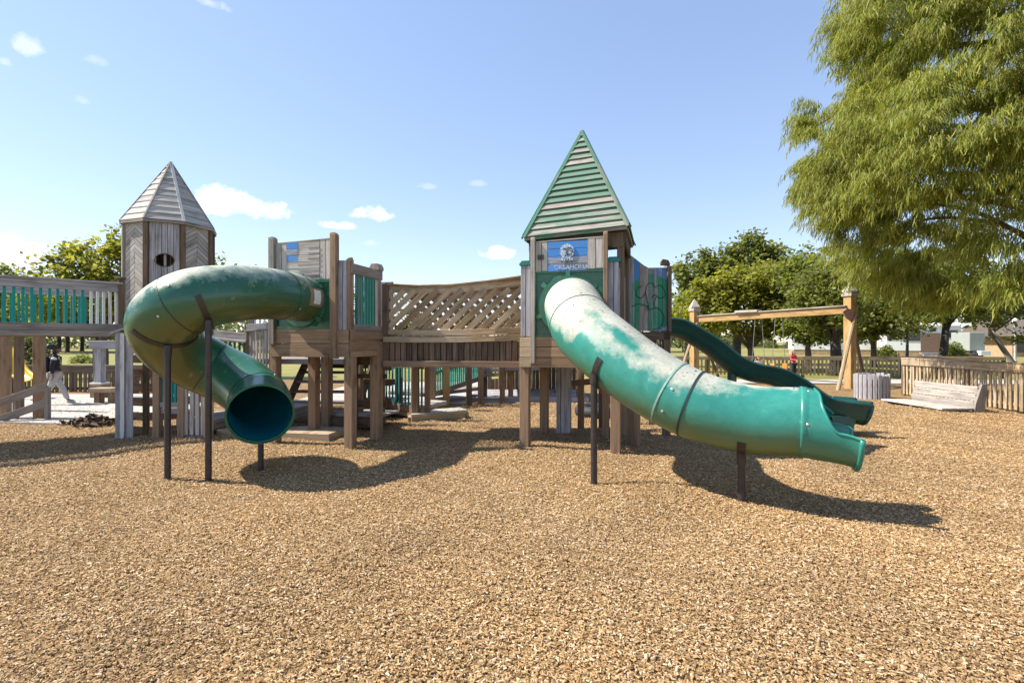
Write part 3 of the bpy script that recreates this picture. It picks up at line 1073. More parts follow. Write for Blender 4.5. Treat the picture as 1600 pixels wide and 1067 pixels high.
fb = mb.build('painted_flag', 'pale_wood', fp)
mb = MB()
for k, z in enumerate((2.9, 2.99, 3.08, 3.17, 3.26, 3.35)):
    mb.box((.0 + (.1 if z > 3.15 else 0), -.829, z), .42 - (.2 if z > 3.15 else 0), .004, .022)
mb.build('flag_stripe', 'pink_stripe', fb)
mb = MB()
boards(mb, (-.42, -.822, 0), X3, Z3, .215, 3.14, 3.455, .105, .008, NY, gap=.005, vertical=False, jz=.002)
mb.build('flag_field', 'blue_paint', fb)
# boards right of the flag and the right-hand side rail
mb = MB()
boards(mb, (.55, -.775, 0), X3, Z3, .16, 1.98, 3.12, .08, .035, NY)
mb.build('corner_board', 'lav_wood', TA, bevel=.004)
mb = MB().box((.73, -.74, 1.98), .07, .12, 1.12)
mb.prism([(-.06, 0), (.06, 0), (.06, .03), (.02, .08), (-.06, .04)], (.73, -.74, 3.10), Y3, Z3, X3, .07)
mb.build('corner_post', 'brown_wood', TA, bevel=.006)
mb = MB().box((.73, .10, 1.95), .13, .13, 1.12)
mb.build('corner_post', 'grey_wood', TA, bevel=.006)
post_cap(TA, .73, .10, 3.07, .19, .12, 'grey_wood')
mb = MB()
mb.bar((.775, -.78, 2.99), (.775, .2, 2.99), .045, .17)
mb.bar((.775, -.70, 2.03), (.775, .2, 2.03), .045, .10)
sr = split(mb, 'side_rail', 'grey_wood', TA, bevel=.004)
balusters(MB(), (.745, -.62, 0), (.745, .02, 0), 2.05, 2.95, 7, .045, .03).build('balusters', 'dkteal_paint', sr)
mb = MB()
mb.bar((.80, -.82, 1.90), (.80, .2, 1.90), .05, .14)
mb.bar((.77, -.80, 1.72), (.77, .2, 1.72), .05, .16)
split(mb, 'side_beam', 'brown_wood', TA, bevel=.004)
mb = MB()
boards(mb, (-.765, .70, 0), -Y3, Z3, 1.4, 2.0, 2.95, .14, .03, -X3)
mb.build('back_wall', 'grey_wood', TA)
mb = MB()
boards(mb, (.7, .765, 0), -X3, Z3, .45, 2.0, 2.95, .14, .03, Y3)
mb.build('back_wall', 'grey_wood', TA)
for (x, y, m, w) in ((-.58, .12, 'brown_wood', .16), (-.12, .72, 'dark_wood', .13), (.34, .8, 'dark_wood', .14), (-.35, 1.3, 'brown_wood', .12), (.1, 1.4, 'dark_wood', .12)):
    post(TA, x, y, -.1, 1.6, w, m, 'inner_post')
mb = MB()
mb.bar((-.12, .78, 1.42), (.5, .85, 1.42), .05, .16)
mb.bar((-.12, .80, 1.12), (.5, .88, 1.12), .05, .09)
mb.bar((-.12, .80, .58), (.5, .88, .58), .05, .14)
mb.bar((-.4, 1.5, .95), (.3, 1.6, .95), .05, .12)
mb.bar((-.7, .75, .22), (.4, .82, .22), .05, .2)
split(mb, 'climbing_bar', 'dark_wood', TA)
mb = MB()
boards(mb, (-.7, .8, .30), X3, Y3, 1.05, 0, .9, .14, .04, Z3)
mb.build('low_deck', 'grey_wood', TA)

# --- eight-sided tower
HT = thing('play_tower', 'grey eight sided wooden tower with herringbone boards, oval peephole and pointed roof', 'play tower', (-6.92, 10.38, 0))
s8 = .615
verts = []
fl = Vector((-6.86, 9.6, 0))
cen = Vector((-6.905, 10.36, 0))
for k in range(8):
    verts.append(cen + (Matrix.Rotation(R(45 * k), 3, 'Z') @ (fl - cen)) * 1.0)
ZT, ZB = 4.10, 2.05
for k in range(8):          # face k runs from corner k to corner k+1 (anticlockwise from above)
    a, b = verts[k], verts[(k + 1) % 8]
    e = (b - a).normalized()
    nr = e.cross(Z3)
    w = (b - a).length
    mb = MB()
    inner = a + e * .0 - nr * .0
    if k in (7, 1):      # herringbone
        half = w / 2
        zz = ZB - .3
        while zz < ZT:
            for sd in (0, 1):
                x0, x1 = (.045, half - .003) if sd == 0 else (half + .003, w - .045)
                za, zb = (zz, zz + .17) if sd == 0 else (zz + .17, zz)
                bw = .083
                lo = lambda z: max(ZB, min(ZT, z))
                pts = [(x0, lo(za)), (x1, lo(zb)), (x1, lo(zb + bw)), (x0, lo(za + bw))]
                if pts[3][1] - pts[0][1] > .01 or pts[2][1] - pts[1][1] > .01:
                    o = a + nr * (.012 + jit(.002))
                    q = [o + e * x + Z3 * z for x, z in pts]
                    bq = [p - nr * .025 for p in q]
                    mb.box8([bq[0], q[0], q[3], bq[3], bq[1], q[1], q[2], bq[2]])
            zz += .092
        backing(mb, a - nr * .016, e, Z3, w, ZB, ZT, nr)
        mb.build('herringbone_wall', 'pale_wood', HT, False)
    elif k == 0:         # upright boards with the oval peephole
        n = 5
        bw = (w - .1) / n
        zc, rx, rz_ = 3.34, .155, .125
        hole = lambda x: rz_ * math.sqrt(max(0, 1 - ((x - w * .5) / rx) ** 2))
        for i in range(n):
            xa, xb = .05 + i * bw + .004, .05 + (i + 1) * bw - .004
            xs = [xa + (xb - xa) * j / 8 for j in range(9)]
            if max(hole(x) for x in xs) < .004:
                mb.prism([(xa, ZB), (xb, ZB), (xb, ZT), (xa, ZT)], a, e, Z3, nr, .03)
            else:
                mb.prism([(xa, ZB), (xb, ZB)] + [(x, zc - hole(x) - .0005) for x in xs[::-1]], a, e, Z3, nr, .03)
                mb.prism([(x, zc + hole(x) + .0005) for x in xs] + [(xb, ZT), (xa, ZT)], a, e, Z3, nr, .03)
        w0 = mb.build('board_wall', 'lav_wood', HT, False)
        MB().bar(a + e * w * .5 + Z3 * (zc - .16) - nr * .05, a + e * w * .5 + Z3 * (zc + .16) - nr * .05, .04, .03, nr).build('peephole_bar', 'lav_wood', w0, False)
        rm = MB()
        ring = []
        for j in range(28):
            an = 2 * math.pi * j / 28
            ring.append((math.cos(an), math.sin(an)))
        vs = [a + e * (w * .5 + (rx + d_) * c_) + Z3 * (zc + (rz_ + d_) * s_) + nr * .018 for d_ in (-.006, .008) for c_, s_ in ring]
        rm.add(vs, [(j, (j + 1) % 28, 28 + (j + 1) % 28, 28 + j) for j in range(28)])
        rm.build('peephole_rim', 'dark_wood', w0, False)
    else:
        boards(mb, a - nr * .015, e, Z3, w, ZB, ZT, .1, .03, nr)
        mb.build('board_wall', 'lav_wood', HT, False)
    # corner post
    MB().bar(Vector((a.x, a.y, 0 if k in (0, 1, 7, 2) else ZB)), Vector((a.x, a.y, ZT)), .085, .085, (a - cen).normalized()).build('corner_post', 'dark_wood' if k in (0, 1, 2, 3) else 'grey_wood', HT, False, bevel=.006)
# lower slatted part
mb = MB()
for k in (7, 0, 1, 2, 3, 4, 5, 6):
    a, b = verts[k], verts[(k + 1) % 8]
    e = (b - a).normalized()
    nr = e.cross(Z3)
    if k in (7, 0, 1):
        z = .12
        while z < 1.98:
            mb.bar(a + Z3 * z + e * .04, b + Z3 * z - e * .04, .03, .15)
            z += .27
mb.build('lower_slats', 'brown_wood', HT, False)
mb = MB()
for k in (7, 0, 1, 2, 3, 4, 5, 6):
    a, b = verts[k], verts[(k + 1) % 8]
    mb.bar(a * .999 + Z3 * 2.0, b * .999 + Z3 * 2.0, .07, .12)
mb.build('floor_beam', 'grey_wood', HT, False)
# roof
rv = [cen + (v_ - cen) * 1.09 + Z3 * 4.09 for v_ in verts]
ap = cen + Z3 * 5.42
mb = MB()
for k in range(8):
    lap_face(mb, rv[k], rv[(k + 1) % 8], ap, 10, th=.015, lap=.02, inset=.0)
rf = mb.build('roof', 'pale_wood', HT, False, bevel=.002)
for k in range(8):
    o = ((rv[k] - cen).normalized() + Z3 * .45)
    o = Vector((rv[k].x - cen.x, rv[k].y - cen.y, .4)).normalized()
    MB().bar(rv[k] + o * .018, ap + o * .014, .03 if k != 1 else .05, .014, o).build('hip_board', 'white_paint' if k == 1 else 'grey_wood', rf, False)
mb = MB()
for k in range(8):
    mb.bar(rv[k] * 1 - Z3 * .025, rv[(k + 1) % 8] - Z3 * .025, .03, .045)
mb.build('eave_board', 'grey_wood', HT, False)
# boxed corner column at its left foot, with a sloping cap
BC = thing('boxed_column', 'short grey boxed post with a sloping cap at the foot of the eight sided tower', 'post', (-7.06, 9.35, 0), R(28))
mb = MB()
boards(mb, (-.13, -.12, 0), X3, Z3, .09, -.1, 1.98, .09, .03, NY)
boards(mb, (.02, -.12, 0), X3, Z3, .12, -.1, 2.0, .12, .03, NY)
mb.box((-.02, .0, -.1), .2, .2, 2.05)
mb.build('column', 'lav_wood', BC, bevel=.004)
MB().box((-.02, -.14, -.1), .06, .05, 2.05).build('white_strip', 'white_paint', BC, bevel=.003)
mb = MB()
mb.prism([(-.2, -.14), (.16, .02), (.16, .06), (-.2, -.10)], (0, -.02, 2.06), X3, Z3, Y3, .34)
mb.build('sloping_cap', 'pale_wood', BC, bevel=.004)
# ------------------------------------------------------------------ tube slides
def sm(a, b, x):
    x = max(0.0, min(1.0, (x - a) / (b - a)))
    return x * x * (3 - 2 * x)

def entry(parent, tower, cx, zc, y, w, z0, z1, r):
    """moulded entry panel with a round collar, in the tower's own frame"""
    M = WM[tower.name]
    mb = MB()
    def tp(x, yy, z):
        return M @ Vector((x, yy, z))
    n = 40
    vs, fs = [], []
    rect = []
    for k in range(n):
        a = 2 * math.pi * k / n
        c_, s_ = math.cos(a), math.sin(a)
        q = min(1 / max(abs(c_), 1e-6), 1 / max(abs(s_), 1e-6))
        sx = w / 2
        sz = (z1 - zc) if s_ > 0 else (zc - z0)
        rect.append((cx + c_ * q * sx, zc + s_ * q * sz))
    for yy in (y, y + .04):
        for k in range(n):
            a = 2 * math.pi * k / n
            vs.append(tp(cx + r * math.cos(a), yy, zc + r * math.sin(a)))
        for (x, z) in rect:
            vs.append(tp(x, yy, z))
    for k in range(n):
        j = (k + 1) % n
        fs += [(k, j, n + j, n + k), (2 * n + j, 2 * n + k, 3 * n + k, 3 * n + j), (n + k, n + j, 3 * n + j, 3 * n + k), (j, k, 2 * n + k, 2 * n + j)]
    mb.add(vs, fs)
    # raised rim of the panel
    for (xa, za, xb, zb) in ((-w / 2, z0, w / 2, z0), (w / 2, z0, w / 2, z1), (w / 2, z1, -w / 2, z1), (-w / 2, z1, -w / 2, z0)):
        mb.bar(tp(cx + xa, y - .012, za), tp(cx + xb, y - .012, zb), .05, .035, (M.to_3x3() @ Vector((0, -1, 0))))
    pn = mb.build('entry_panel', 'panel_pl', parent, False)
    # collar and clips
    mb = MB()
    ax = M.to_3x3() @ Vector((0, -1, 0))
    mb.lathe(tp(cx, y, zc), [(r - .03, .0), (r + .075, .0), (r + .075, .025), (r + .03, .035), (r + .03, .09), (r - .0, .09)], 48, ax)
    mb.build('collar', 'panel_pl', parent, False, smooth=False)
    mb = MB()
    for a in (35, 90, 140, 200, 320):
        a = R(a)
        mb.bar(tp(cx + (r + .02) * math.cos(a), y - .07, zc + (r + .02) * math.sin(a)), tp(cx + (r + .11) * math.cos(a), y - .05, zc + (r + .11) * math.sin(a)), .07, .03, ax)
    split(mb, 'collar_clip', 'panel_pl', parent, False)

def bolts(parent, pa, idx, angs):
    mb = MB()
    for i, a in zip(idx, angs):
        c = pa.at(i, a)
        nr = (c - pa.p[i]).normalized()
        mb.lathe(c, [(.016, -.002), (.016, .006), (.008, .011)], 10, nr)
    split(mb, 'bolt', 'galv', parent, False)

def leg(parent, x, y, ztop, r=.038, col=True):
    mb = MB()
    mb.lathe((x, y, -.2), [(r, 0), (r, ztop + .2)], 18)
    if col:
        mb.lathe((x, y, ztop - .13), [(r * 1.25, 0), (r * 1.25, .13)], 18)
    return mb.build('support_post', 'metal', parent, False, smooth=False)

# --- spiral slide on the left
S1 = thing('spiral_slide', 'green spiral tube slide curling down from the flag tower, open mouth facing forward', 'slide', (-4.0, 7.2, 0))
pa = Path([(-3.45, 8.60, 2.50, .375), (-3.53, 7.85, 2.51, .375), (-3.74, 7.12, 2.47, .385), (-4.12, 6.62, 2.33, .405), (-4.54, 6.68, 2.05, .42), (-4.66, 7.12, 1.70, .415),
           (-4.42, 7.48, 1.42, .405), (-4.0, 7.46, 1.22, .40), (-3.52, 7.12, 1.0, .39), (-3.25, 6.62, .86, .392)], 14)
NL = len(pa.p) - 1
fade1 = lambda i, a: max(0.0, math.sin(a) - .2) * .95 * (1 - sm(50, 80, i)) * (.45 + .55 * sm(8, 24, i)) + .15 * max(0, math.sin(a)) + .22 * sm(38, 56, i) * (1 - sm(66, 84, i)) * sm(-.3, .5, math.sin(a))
bounce_grime1 = lambda i, a: sm(-.05, .8, -math.sin(a)) * .85 + .15  # ground bounce painted into the underside, plus a little grime all round
b_ = [0, 15, 46, 84, 112, NL]
for k in range(len(b_) - 1):
    mb = MB()
    pa.shell(mb, b_[k], b_[k + 1], None, .012, 44, fade1, bounce_grime1, inner=k < 4 and False or k == 4)
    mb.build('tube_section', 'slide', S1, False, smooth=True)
mb = MB()
pa.shell(mb, 84, NL - 1, None, .01, 44, inner=False, dr=lambda i: -.02)
o = mb.build('tube_lining', 'slide_in', S1, False, smooth=True)
for i in b_[1:-1]:
    if i == 15:
        pa.ring(i, .03, .006).build('joint_band', 'slide', S1, False, smooth=False)
    else:
        pa.ring(i, .012, .004).build('seam', 'seam', S1, False)
pa.ring(NL, .03, .018).build('mouth_rim', 'slide', S1, False)
entry(S1, TA, -.11, 2.44, -.80, 1.06, 2.03, 2.80, .365)
# white sticker with a worn border near the top of the tube
i = 6
mb = MB()
def patch(i0, i1, a0, a1, r):
    vs, fs = [], []
    m = 8
    for ii in range(i0, i1 + 1):
        for k in range(m + 1):
            vs.append(pa.at(ii, a0 + (a1 - a0) * k / m, pa.r[ii] + r))
    for ii in range(i1 - i0):
        for k in range(m):
            q = ii * (m + 1) + k
            fs.append((q, q + 1, q + m + 2, q + m + 1))
    return vs, fs
vs, fs = patch(3, 11, R(158), R(203), .003)
MB().add(vs, fs).build('sticker_border', 'sticker_edge', S1, False, smooth=True)
vs, fs = patch(5, 9, R(163), R(197), .006)
MB().add(vs, fs).build('white_sticker', 'sticker', S1, False, smooth=True)
# steel straps and posts
for (i, a0, a1, ap_) in ((41, R(176), R(258), R(228)), (55, R(205), R(320), R(262)), (NL - 9, R(235), R(305), R(270))):
    pa.strap(i, a0, a1).build('strap', 'metal', S1, False)
    bolts(S1, pa, [i, i], [a0 + .12, a1 - .12])
    q = pa.at(i, ap_, pa.r[i] + .01)
    leg(S1, q.x, q.y, q.z + .01)
bolts(S1, pa, [48, 44, 82, 86, 14, 111, 111], [R(200), R(150), R(100), R(160), R(215), R(60), R(120)])

# --- straight-and-curved tube slide on the right
S2 = thing('tube_slide', 'turquoise green tube slide with whitish worn top, running from the roofed tower to the right', 'slide', (2.2, 5.8, 0))
pb = Path([(.965, 8.20, 2.37, .43), (.93, 7.72, 2.30, .435), (.98, 7.10, 2.00, .44), (1.20, 6.62, 1.72, .43), (1.60, 6.18, 1.36, .41), (2.05, 5.84, 1.09, .39), (2.55, 5.58, .96, .372),
           (3.0, 5.34, .96, .36), (3.15, 5.26, .945, .355), (3.34, 5.16, .925, .355), (3.44, 5.11, .92, .385)], 14)
NB = len(pb.p) - 1
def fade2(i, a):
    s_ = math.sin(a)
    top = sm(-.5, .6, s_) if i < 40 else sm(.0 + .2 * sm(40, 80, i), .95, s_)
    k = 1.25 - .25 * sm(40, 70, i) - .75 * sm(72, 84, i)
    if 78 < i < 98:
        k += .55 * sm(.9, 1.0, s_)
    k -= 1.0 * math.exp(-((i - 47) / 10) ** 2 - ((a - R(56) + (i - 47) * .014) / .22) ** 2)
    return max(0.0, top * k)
bounce_grime2 = lambda i, a: sm(-.1, .75, -math.sin(a)) * (.45 + .5 * sm(50, 90, i))  # underside bounce from the chips painted in, with more grime lower down
b_ = [0, 26, 64, 98]
for k in range(3):
    mb = MB()
    pb.shell(mb, b_[k], b_[k + 1], None, .012, 48, fade2, bounce_grime2, inner=False)
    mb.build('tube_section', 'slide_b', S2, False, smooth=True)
mb = MB()
pb.shell(mb, 10, 99, None, .01, 40, inner=False, dr=lambda i: -.02)
mb.build('tube_lining', 'slide_in', S2, False, smooth=True)
# open end: the top is cut away down to a trough with a rolled lip
def cut(i):
    f = sm(100, 122, i)
    op = R(4) + R(88) * f + R(4) * sm(122, NB, i)
    return (math.pi / 2 + op, math.pi * 2.5 - op)
mb = MB()
pb.shell(mb, 98, NB, cut, .016, 44, lambda i, a: .0, lambda i, a: sm(.1, .9, -math.sin(a)) * .55, dr=lambda i: .012 if i < 101 else .004)
mb.build('exit_section', 'slide_b', S2, False, smooth=True)
mb = MB()
a0, a1 = cut(NB)
mb.tube([pb.at(NB, a0 + (a1 - a0) * k / 24, pb.r[NB] + .005) for k in range(25)], .024, 8)
for s_ in (0, 1):
    mb.tube([pb.at(i, cut(i)[s_]) for i in range(104, NB + 1)], .016, 6)
mb.build('rolled_lip', 'slide_b', S2, False, smooth=True)
# moulded tab beside the opening and ribs of the hood
mb = MB()
for (i, a) in ((114, cut(114)[0] - .02),):
    q = pb.at(i, a)
    n_ = (q - pb.p[i]).normalized()
    mb.bar(q - n_ * .03 - pb.T[i] * .11 + Z3 * .09, q - n_ * .02 + pb.T[i] * .09 - Z3 * .07, .09, .02, n_)
mb.build('exit_tab', 'slide_b', S2, False, bevel=.006)
pb.ring(26, .013, .005).build('seam', 'seam', S2, False)
for i, w in ((64, .022), (98, .03)):
    pb.ring(i, w, .007).build('joint_band', 'band_edge' if i == 64 else 'slide_b', S2, False)
pb.ring(70, .02, .009).build('moulded_rib', 'seam', S2, False)
bolts(S2, pb, [24, 66, 66, 68, 96, 101, 101, 30], [R(30), R(20), R(-20), R(75), R(78), R(5), R(70), R(55)])
entry(S2, TB, .0, 2.37, -.79, 1.14, 1.88, 2.915, .435)
for (i, a0, a1, ap_) in ((48, R(5), R(-62), R(-26)), (84, R(-35), R(-115), R(-88))):
    pb.strap(i, a0, a1, .085).build('strap', 'metal', S2, False)
    bolts(S2, pb, [i], [a0 - .1])
    q = pb.at(i, ap_, pb.r[i] + .012)
    leg(S2, q.x, q.y, q.z + .01, .04)
# --- dark green wavy open slide behind
S3 = thing('wave_slide', 'dark green wavy open slide behind the turquoise tube slide', 'slide', (4.5, 9.7, 0))
pc = Path([(2.98, 10.15, 2.02, .3), (3.35, 10.12, 1.97, .3), (3.85, 10.02, 1.66, .3), (4.25, 9.95, 1.32, .3), (4.6, 9.9, 1.16, .3), (5.0, 9.82, 1.08, .3), (5.35, 9.76, .90, .3), (5.72, 9.68, .62, .3), (6.05, 9.60, .48, .3), (6.50, 9.5, .43, .3)], 8)
def trough(mb, pth, i0, i1, w=.28, hgt_=.33, th=.02):
    prof = []
    for k in range(15):          # outer half round, then rolled rims
        a = math.pi + math.pi * k / 14
        prof.append((w * math.cos(a), hgt_ * math.sin(a)))
    prof = [(-w - .05, .0), (-w - .06, .025), (-w - .03, .045), (-w, .03)] + prof[1:-1] + [(w, .03), (w + .03, .045), (w + .06, .025), (w + .05, .0)]
    inner = [(x * .90, y * .86 + .012) for x, y in prof[4:-4]]
    inner = [(-w + .03, .03)] + inner + [(w - .03, .03)]
    loop = prof[0:1] + prof[1:3] + inner + prof[-3:-1] + prof[-1:] + prof[4:-4][::-1]
    m = len(loop)
    vs, fs = [], []
    for i in range(i0, i1 + 1):
        e = sm(i1 - 10, i1, i)
        for (x, y) in loop:
            vs.append(pth.p[i] + pth.S[i] * x * (1 + .12 * e) + pth.U[i] * (y * (1 + .15 * e) + .2))
    for i in range(i1 - i0):
        for k in range(m):
            fs.append((i * m + k, i * m + (k + 1) % m, (i + 1) * m + (k + 1) % m, (i + 1) * m + k))
    fs += [tuple(range(m)), tuple((i1 - i0) * m + k for k in range(m))[::-1]]
    return mb.add(vs, fs, None, {'fade': [.22] * len(vs), 'bounce_grime': [0.0] * len(vs)})
NC = len(pc.p) - 1
trough(MB(), pc, 0, NC).build('chute', 'wave', S3, False, smooth=True)
# rounded end lip and its foot
lip = []
for k in range(21):
    a = math.pi + math.pi * k / 20
    lip.append(pc.p[NC] + pc.S[NC] * (.315 * math.cos(a)) + pc.U[NC] * (.2 + .03 + .37 * math.sin(a)))
MB().tube(lip, .045, 10).build('end_lip', 'wave', S3, False, smooth=True)
for sg in (-1, 1):
    MB().tube([pc.p[i] + pc.S[i] * (.30 + .03 * sm(NC - 12, NC, i)) * sg + pc.U[i] * .235 for i in range(NC - 14, NC + 1)], [.03 + .03 * sm(0, 12, k) for k in range(15)], 10).build('side_rim', 'wave', S3, False, smooth=True)
mb = MB()
mb.prism([(-.24, .42), (.22, .42), (.12, .0), (.0, .0), (-.12, .1)], (6.08, 9.36, 0.02), X3, Z3, Y3, .03)
mb.prism([(-.24, .42), (.22, .42), (.12, .0), (.0, .0), (-.12, .1)], (6.12, 9.84, 0.02), X3, Z3, Y3, .03)
mb.bar((5.9, 9.62, .0), (5.9, 9.62, .5), .10, .10, Y3)
mb.build('foot', 'wave', S3, False, bevel=.008)
mb = MB()
mb.lathe((4.27, 9.94, -.1), [(.085, 0), (.085, 1.5)], 14)
mb.build('support_post', 'wave', S3, False)
# ------------------------------------------------------------------ lattice bridge between the towers
BR = thing('lattice_bridge', 'sagging wooden bridge with diagonal lattice sides joining the two slide towers', 'bridge', (-1.1, 9.4, 0))
A0, A1 = Vector((-2.30, 9.32, 0)), Vector((.22, 8.92, 0))
D = (A1 - A0).normalized()
NB_ = Vector((D.y, -D.x, 0))
LB = (A1 - A0).length
back = -NB_ * 1.25
rail_z = lambda f: 2.76 + .10 * f - .10 * math.sin(math.pi * f) * (1 - .35 * f)
low_z = lambda f: 1.965 + .035 * f - .02 * math.sin(math.pi * f)
def bent(mb, off, zf, w, h, n=8, f0=0, f1=1):
    for k in range(n):
        fa, fb = f0 + (f1 - f0) * k / n, f0 + (f1 - f0) * (k + 1) / n
        mb.bar(A0 + D * LB * fa + off + Z3 * zf(fa), A0 + D * LB * (fb + .002) + off + Z3 * zf(fb), w, h)
    return mb
for side, off in (('f', Vector()), ('b', back)):
    mb = MB()
    bent(mb, off, lambda f: rail_z(f), .05, .13, 4)
    bent(mb, off + NB_ * .02, lambda f: rail_z(f) + .075, .12, .03, 4)
    mb.build('handrail', 'tan_wood' if side == 'f' else 'brown_wood', BR, False, bevel=.004)
    mb = MB()
    for lay, sg in (((.03, 1),) if side == 'f' else ((-.03, -1),)):
        step = .215
        k = -6
        while k * step < LB + .2:
            x = k * step
            z0, z1 = 1.97, 2.72
            dx = (z1 - z0) * 1.05
            xa, xb = (x, x + dx) if sg > 0 else (x + dx, x)
            # clip to the bridge length
            def clip(xa, za, xb, zb):
                if xa > xb:
                    r = clip(xb, zb, xa, za)
                    return (r[2], r[3], r[0], r[1]) if r else None
                if xb < .02 or xa > LB - .02:
                    return None
                if xa < .0:
                    t_ = (0 - xa) / (xb - xa); za += (zb - za) * t_; xa = 0
                if xb > LB:
                    t_ = (LB - xa) / (xb - xa); zb = za + (zb - za) * t_; xb = LB
                return xa, za, xb, zb
            c = clip(xa, z0, xb, z1)
            if c and abs(c[1] - c[3]) > .06:
                j = jit(.012)
                mb.bar(A0 + D * (c[0] + j) + off + NB_ * lay + Z3 * c[1], A0 + D * (c[2] + j) + off + NB_ * lay + Z3 * c[3], .10, .024, NB_)
            k += 1
    mb.build('lattice', 'tan_wood' if side == 'f' else 'brown_wood', BR, False, bevel=.003)
    mb = MB()
    bent(mb, off + NB_ * .05, lambda f: low_z(f), .045, .09, 5)
    mb.build('lower_rail', 'tan_wood', BR, False, bevel=.004)
mb = MB()
bent(mb, NB_ * .10, lambda f: low_z(f) - .13, .06, .10, 5)
mb.build('side_beam', 'tan_wood', BR, False, bevel=.004)
mb = MB()
boards(mb, A0 + NB_ * .06, D, Z3, LB, 1.43, 1.80, .105, .03, NB_, gap=.018)
backing(mb, A0 + NB_ * .05, D, Z3, LB, 1.43, 1.80, NB_)
mb.build('skirt', 'dark_wood', BR, False, bevel=.003)
mb = MB()
mb.bar(A0 + NB_ * .10 + Z3 * 1.40, A1 + NB_ * .10 + Z3 * 1.40, .09, .11)
mb.bar(A0 + back + Z3 * 1.5, A1 + back + Z3 * 1.5, .06, .3)
split(mb, 'beam', 'brown_wood', BR, False, bevel=.005)
mb = MB()
boards(mb, A0 + Z3 * 1.86, D, -NB_, LB, 0, 1.25, .14, .04, Z3)
mb.build('deck', 'grey_wood', BR, False)
MB().bar(A0 + D * .02 + NB_ * .02 + Z3 * 1.3, A0 + D * .02 + NB_ * .02 + Z3 * 2.84, .12, .12, NB_).build('end_post', 'dark_wood', BR, False, bevel=.006)

# ------------------------------------------------------------------ walkway at the far left
WK = thing('raised_walkway', 'raised wooden walkway with turquoise baluster rails leaving the eight sided tower to the left', 'walkway', (-8.4, 9.2, 0))
W0, WD = Vector((-7.32, 9.62, 0)), Vector((-.70, -.714, 0)).normalized()
WN = Vector((-WD.y, WD.x, 0))       # towards the camera side
if WN.y > 0:
    WN = -WN
WL = 3.4
for bk in (0, 1):
    o = W0 - WN * 1.75 * bk + (WD * -.0)
    mb = MB()
    mb.bar(o + Z3 * 2.80, o + WD * WL + Z3 * 2.80, .05, .16)
    mb.bar(o + Z3 * 2.885, o + WD * WL + Z3 * 2.885, .12, .03)
    rl = mb.build('handrail', 'lav_wood', WK, False, bevel=.004)
    nb = 30
    balusters(MB(), o + WD * .52 - WN * .03, o + WD * WL - WN * .03, 2.10, 2.80, 26, .042, .025).build('balusters', 'teal_paint', rl, False)
    if not bk:
        balusters(MB(), o + WD * .04 - WN * .03, o + WD * .5 - WN * .03, 2.10, 2.80, 5, .042, .025).build('balusters', 'white_paint', rl, False)
    else:
        balusters(MB(), o + WD * .04 - WN * .03, o + WD * .5 - WN * .03, 2.10, 2.80, 5, .042, .025).build('balusters', 'teal_paint', rl, False)
    mb = MB()
    mb.bar(o + WN * .03 + Z3 * 2.06, o + WD * WL + WN * .03 + Z3 * 2.06, .05, .12)
    mb.bar(o + WN * .06 + Z3 * 1.945, o + WD * WL + WN * .06 + Z3 * 1.945, .05, .10)
    mb.build('side_beam', 'grey_wood', WK, False, bevel=.004)
mb = MB()
boards(mb, W0 + Z3 * 1.98, WD, -WN, WL, 0, 1.72, .14, .04, Z3)
mb.build('deck', 'grey_wood', WK, False)
MB().box((-7.33, 9.60, -.1), .09, .09, 3.06, R(45)).build('post', 'dark_wood', WK, False, bevel=.006)
post(WK, -7.33 + 8.4, 9.58 - 9.2, 2.96, 3.0, .14, 'dark_wood', 'post_cap')
for (px, d, w) in ((8, 11.4, .165), (61.5, 11.35, .165)):
    q = P(px, 533, d)
    MB().box((q.x, q.y, -.1), w, w, 2.02, R(12)).build('post', 'brown_wood', WK, False, bevel=.008)
q = P(30, 533, 12.6)
MB().box((q.x, q.y, -.1), .15, .15, 2.15, R(20)).build('post', 'dark_wood', WK, False, bevel=.008)
mb = MB()
mb.bar(P(2, 520, 11.5), P(70, 520, 11.3), .08, .1)
mb.bar(P(-40, 522, 12.7), P(60, 521, 12.4), .08, .1)
split(mb, 'cross_beam', 'brown_wood', WK, False)
# sloping two-rail barrier in front of its posts
LR = thing('rail_barrier', 'two sloping grey rails in front of the brown walkway posts', 'railing', P(40, 640, 11.1) * 1)
LR.location.z = 0
WM[LR.name] = Matrix.Translation(Vector((LR.location.x, LR.location.y, 0)))
for (ya, yb) in ((628, 603), (654, 629)):
    MB().bar(P(-14, ya + 6, 10.9), P(74, yb, 11.2), .05, .16).build('rail', 'grey_wood', LR, False, bevel=.004)
for px in (20, 70):
    q = P(px, 640, 11.14)
    MB().box((q.x, q.y + .07, -.05), .07, .09, .85 if px > 50 else .62).build('post', 'grey_wood', LR, False)

# ------------------------------------------------------------------ stairs, ramps and low decks behind
ST = thing('stair_landing', 'low stepped landing with turquoise and pale railings between the eight sided tower and spiral slide', 'stairs', (-5.6, 9.9, 0))
for (px, d, z1, m) in ((246.5, 9.25, 1.62, 'brown_wood'), (285, 9.2, 1.55, 'brown_wood'), (326, 9.15, 1.45, 'tan_wood')):
    q = P(px, 533, d)
    MB().box((q.x, q.y, -.1), .12, .12, z1 + .1).build('post', m, ST, False, bevel=.006)
a, b = P(248, 533, 9.27), P(283, 533, 9.22)
mb = MB()
mb.bar((a.x, a.y, 1.42), (b.x, b.y, 1.42), .05, .12)
mb.bar((a.x, a.y - .02, .66), (b.x, b.y - .02, .66), .06, .09)
mb.bar((a.x, a.y, .55), (b.x, b.y, .55), .05, .10)
rl = split(mb, 'rail', 'lav_wood', ST, False, bevel=.004)
balusters(MB(), (a.x, a.y, 0), (b.x, b.y, 0), .7, 1.38, 6, .045, .03).build('balusters', 'teal_paint', rl, False)
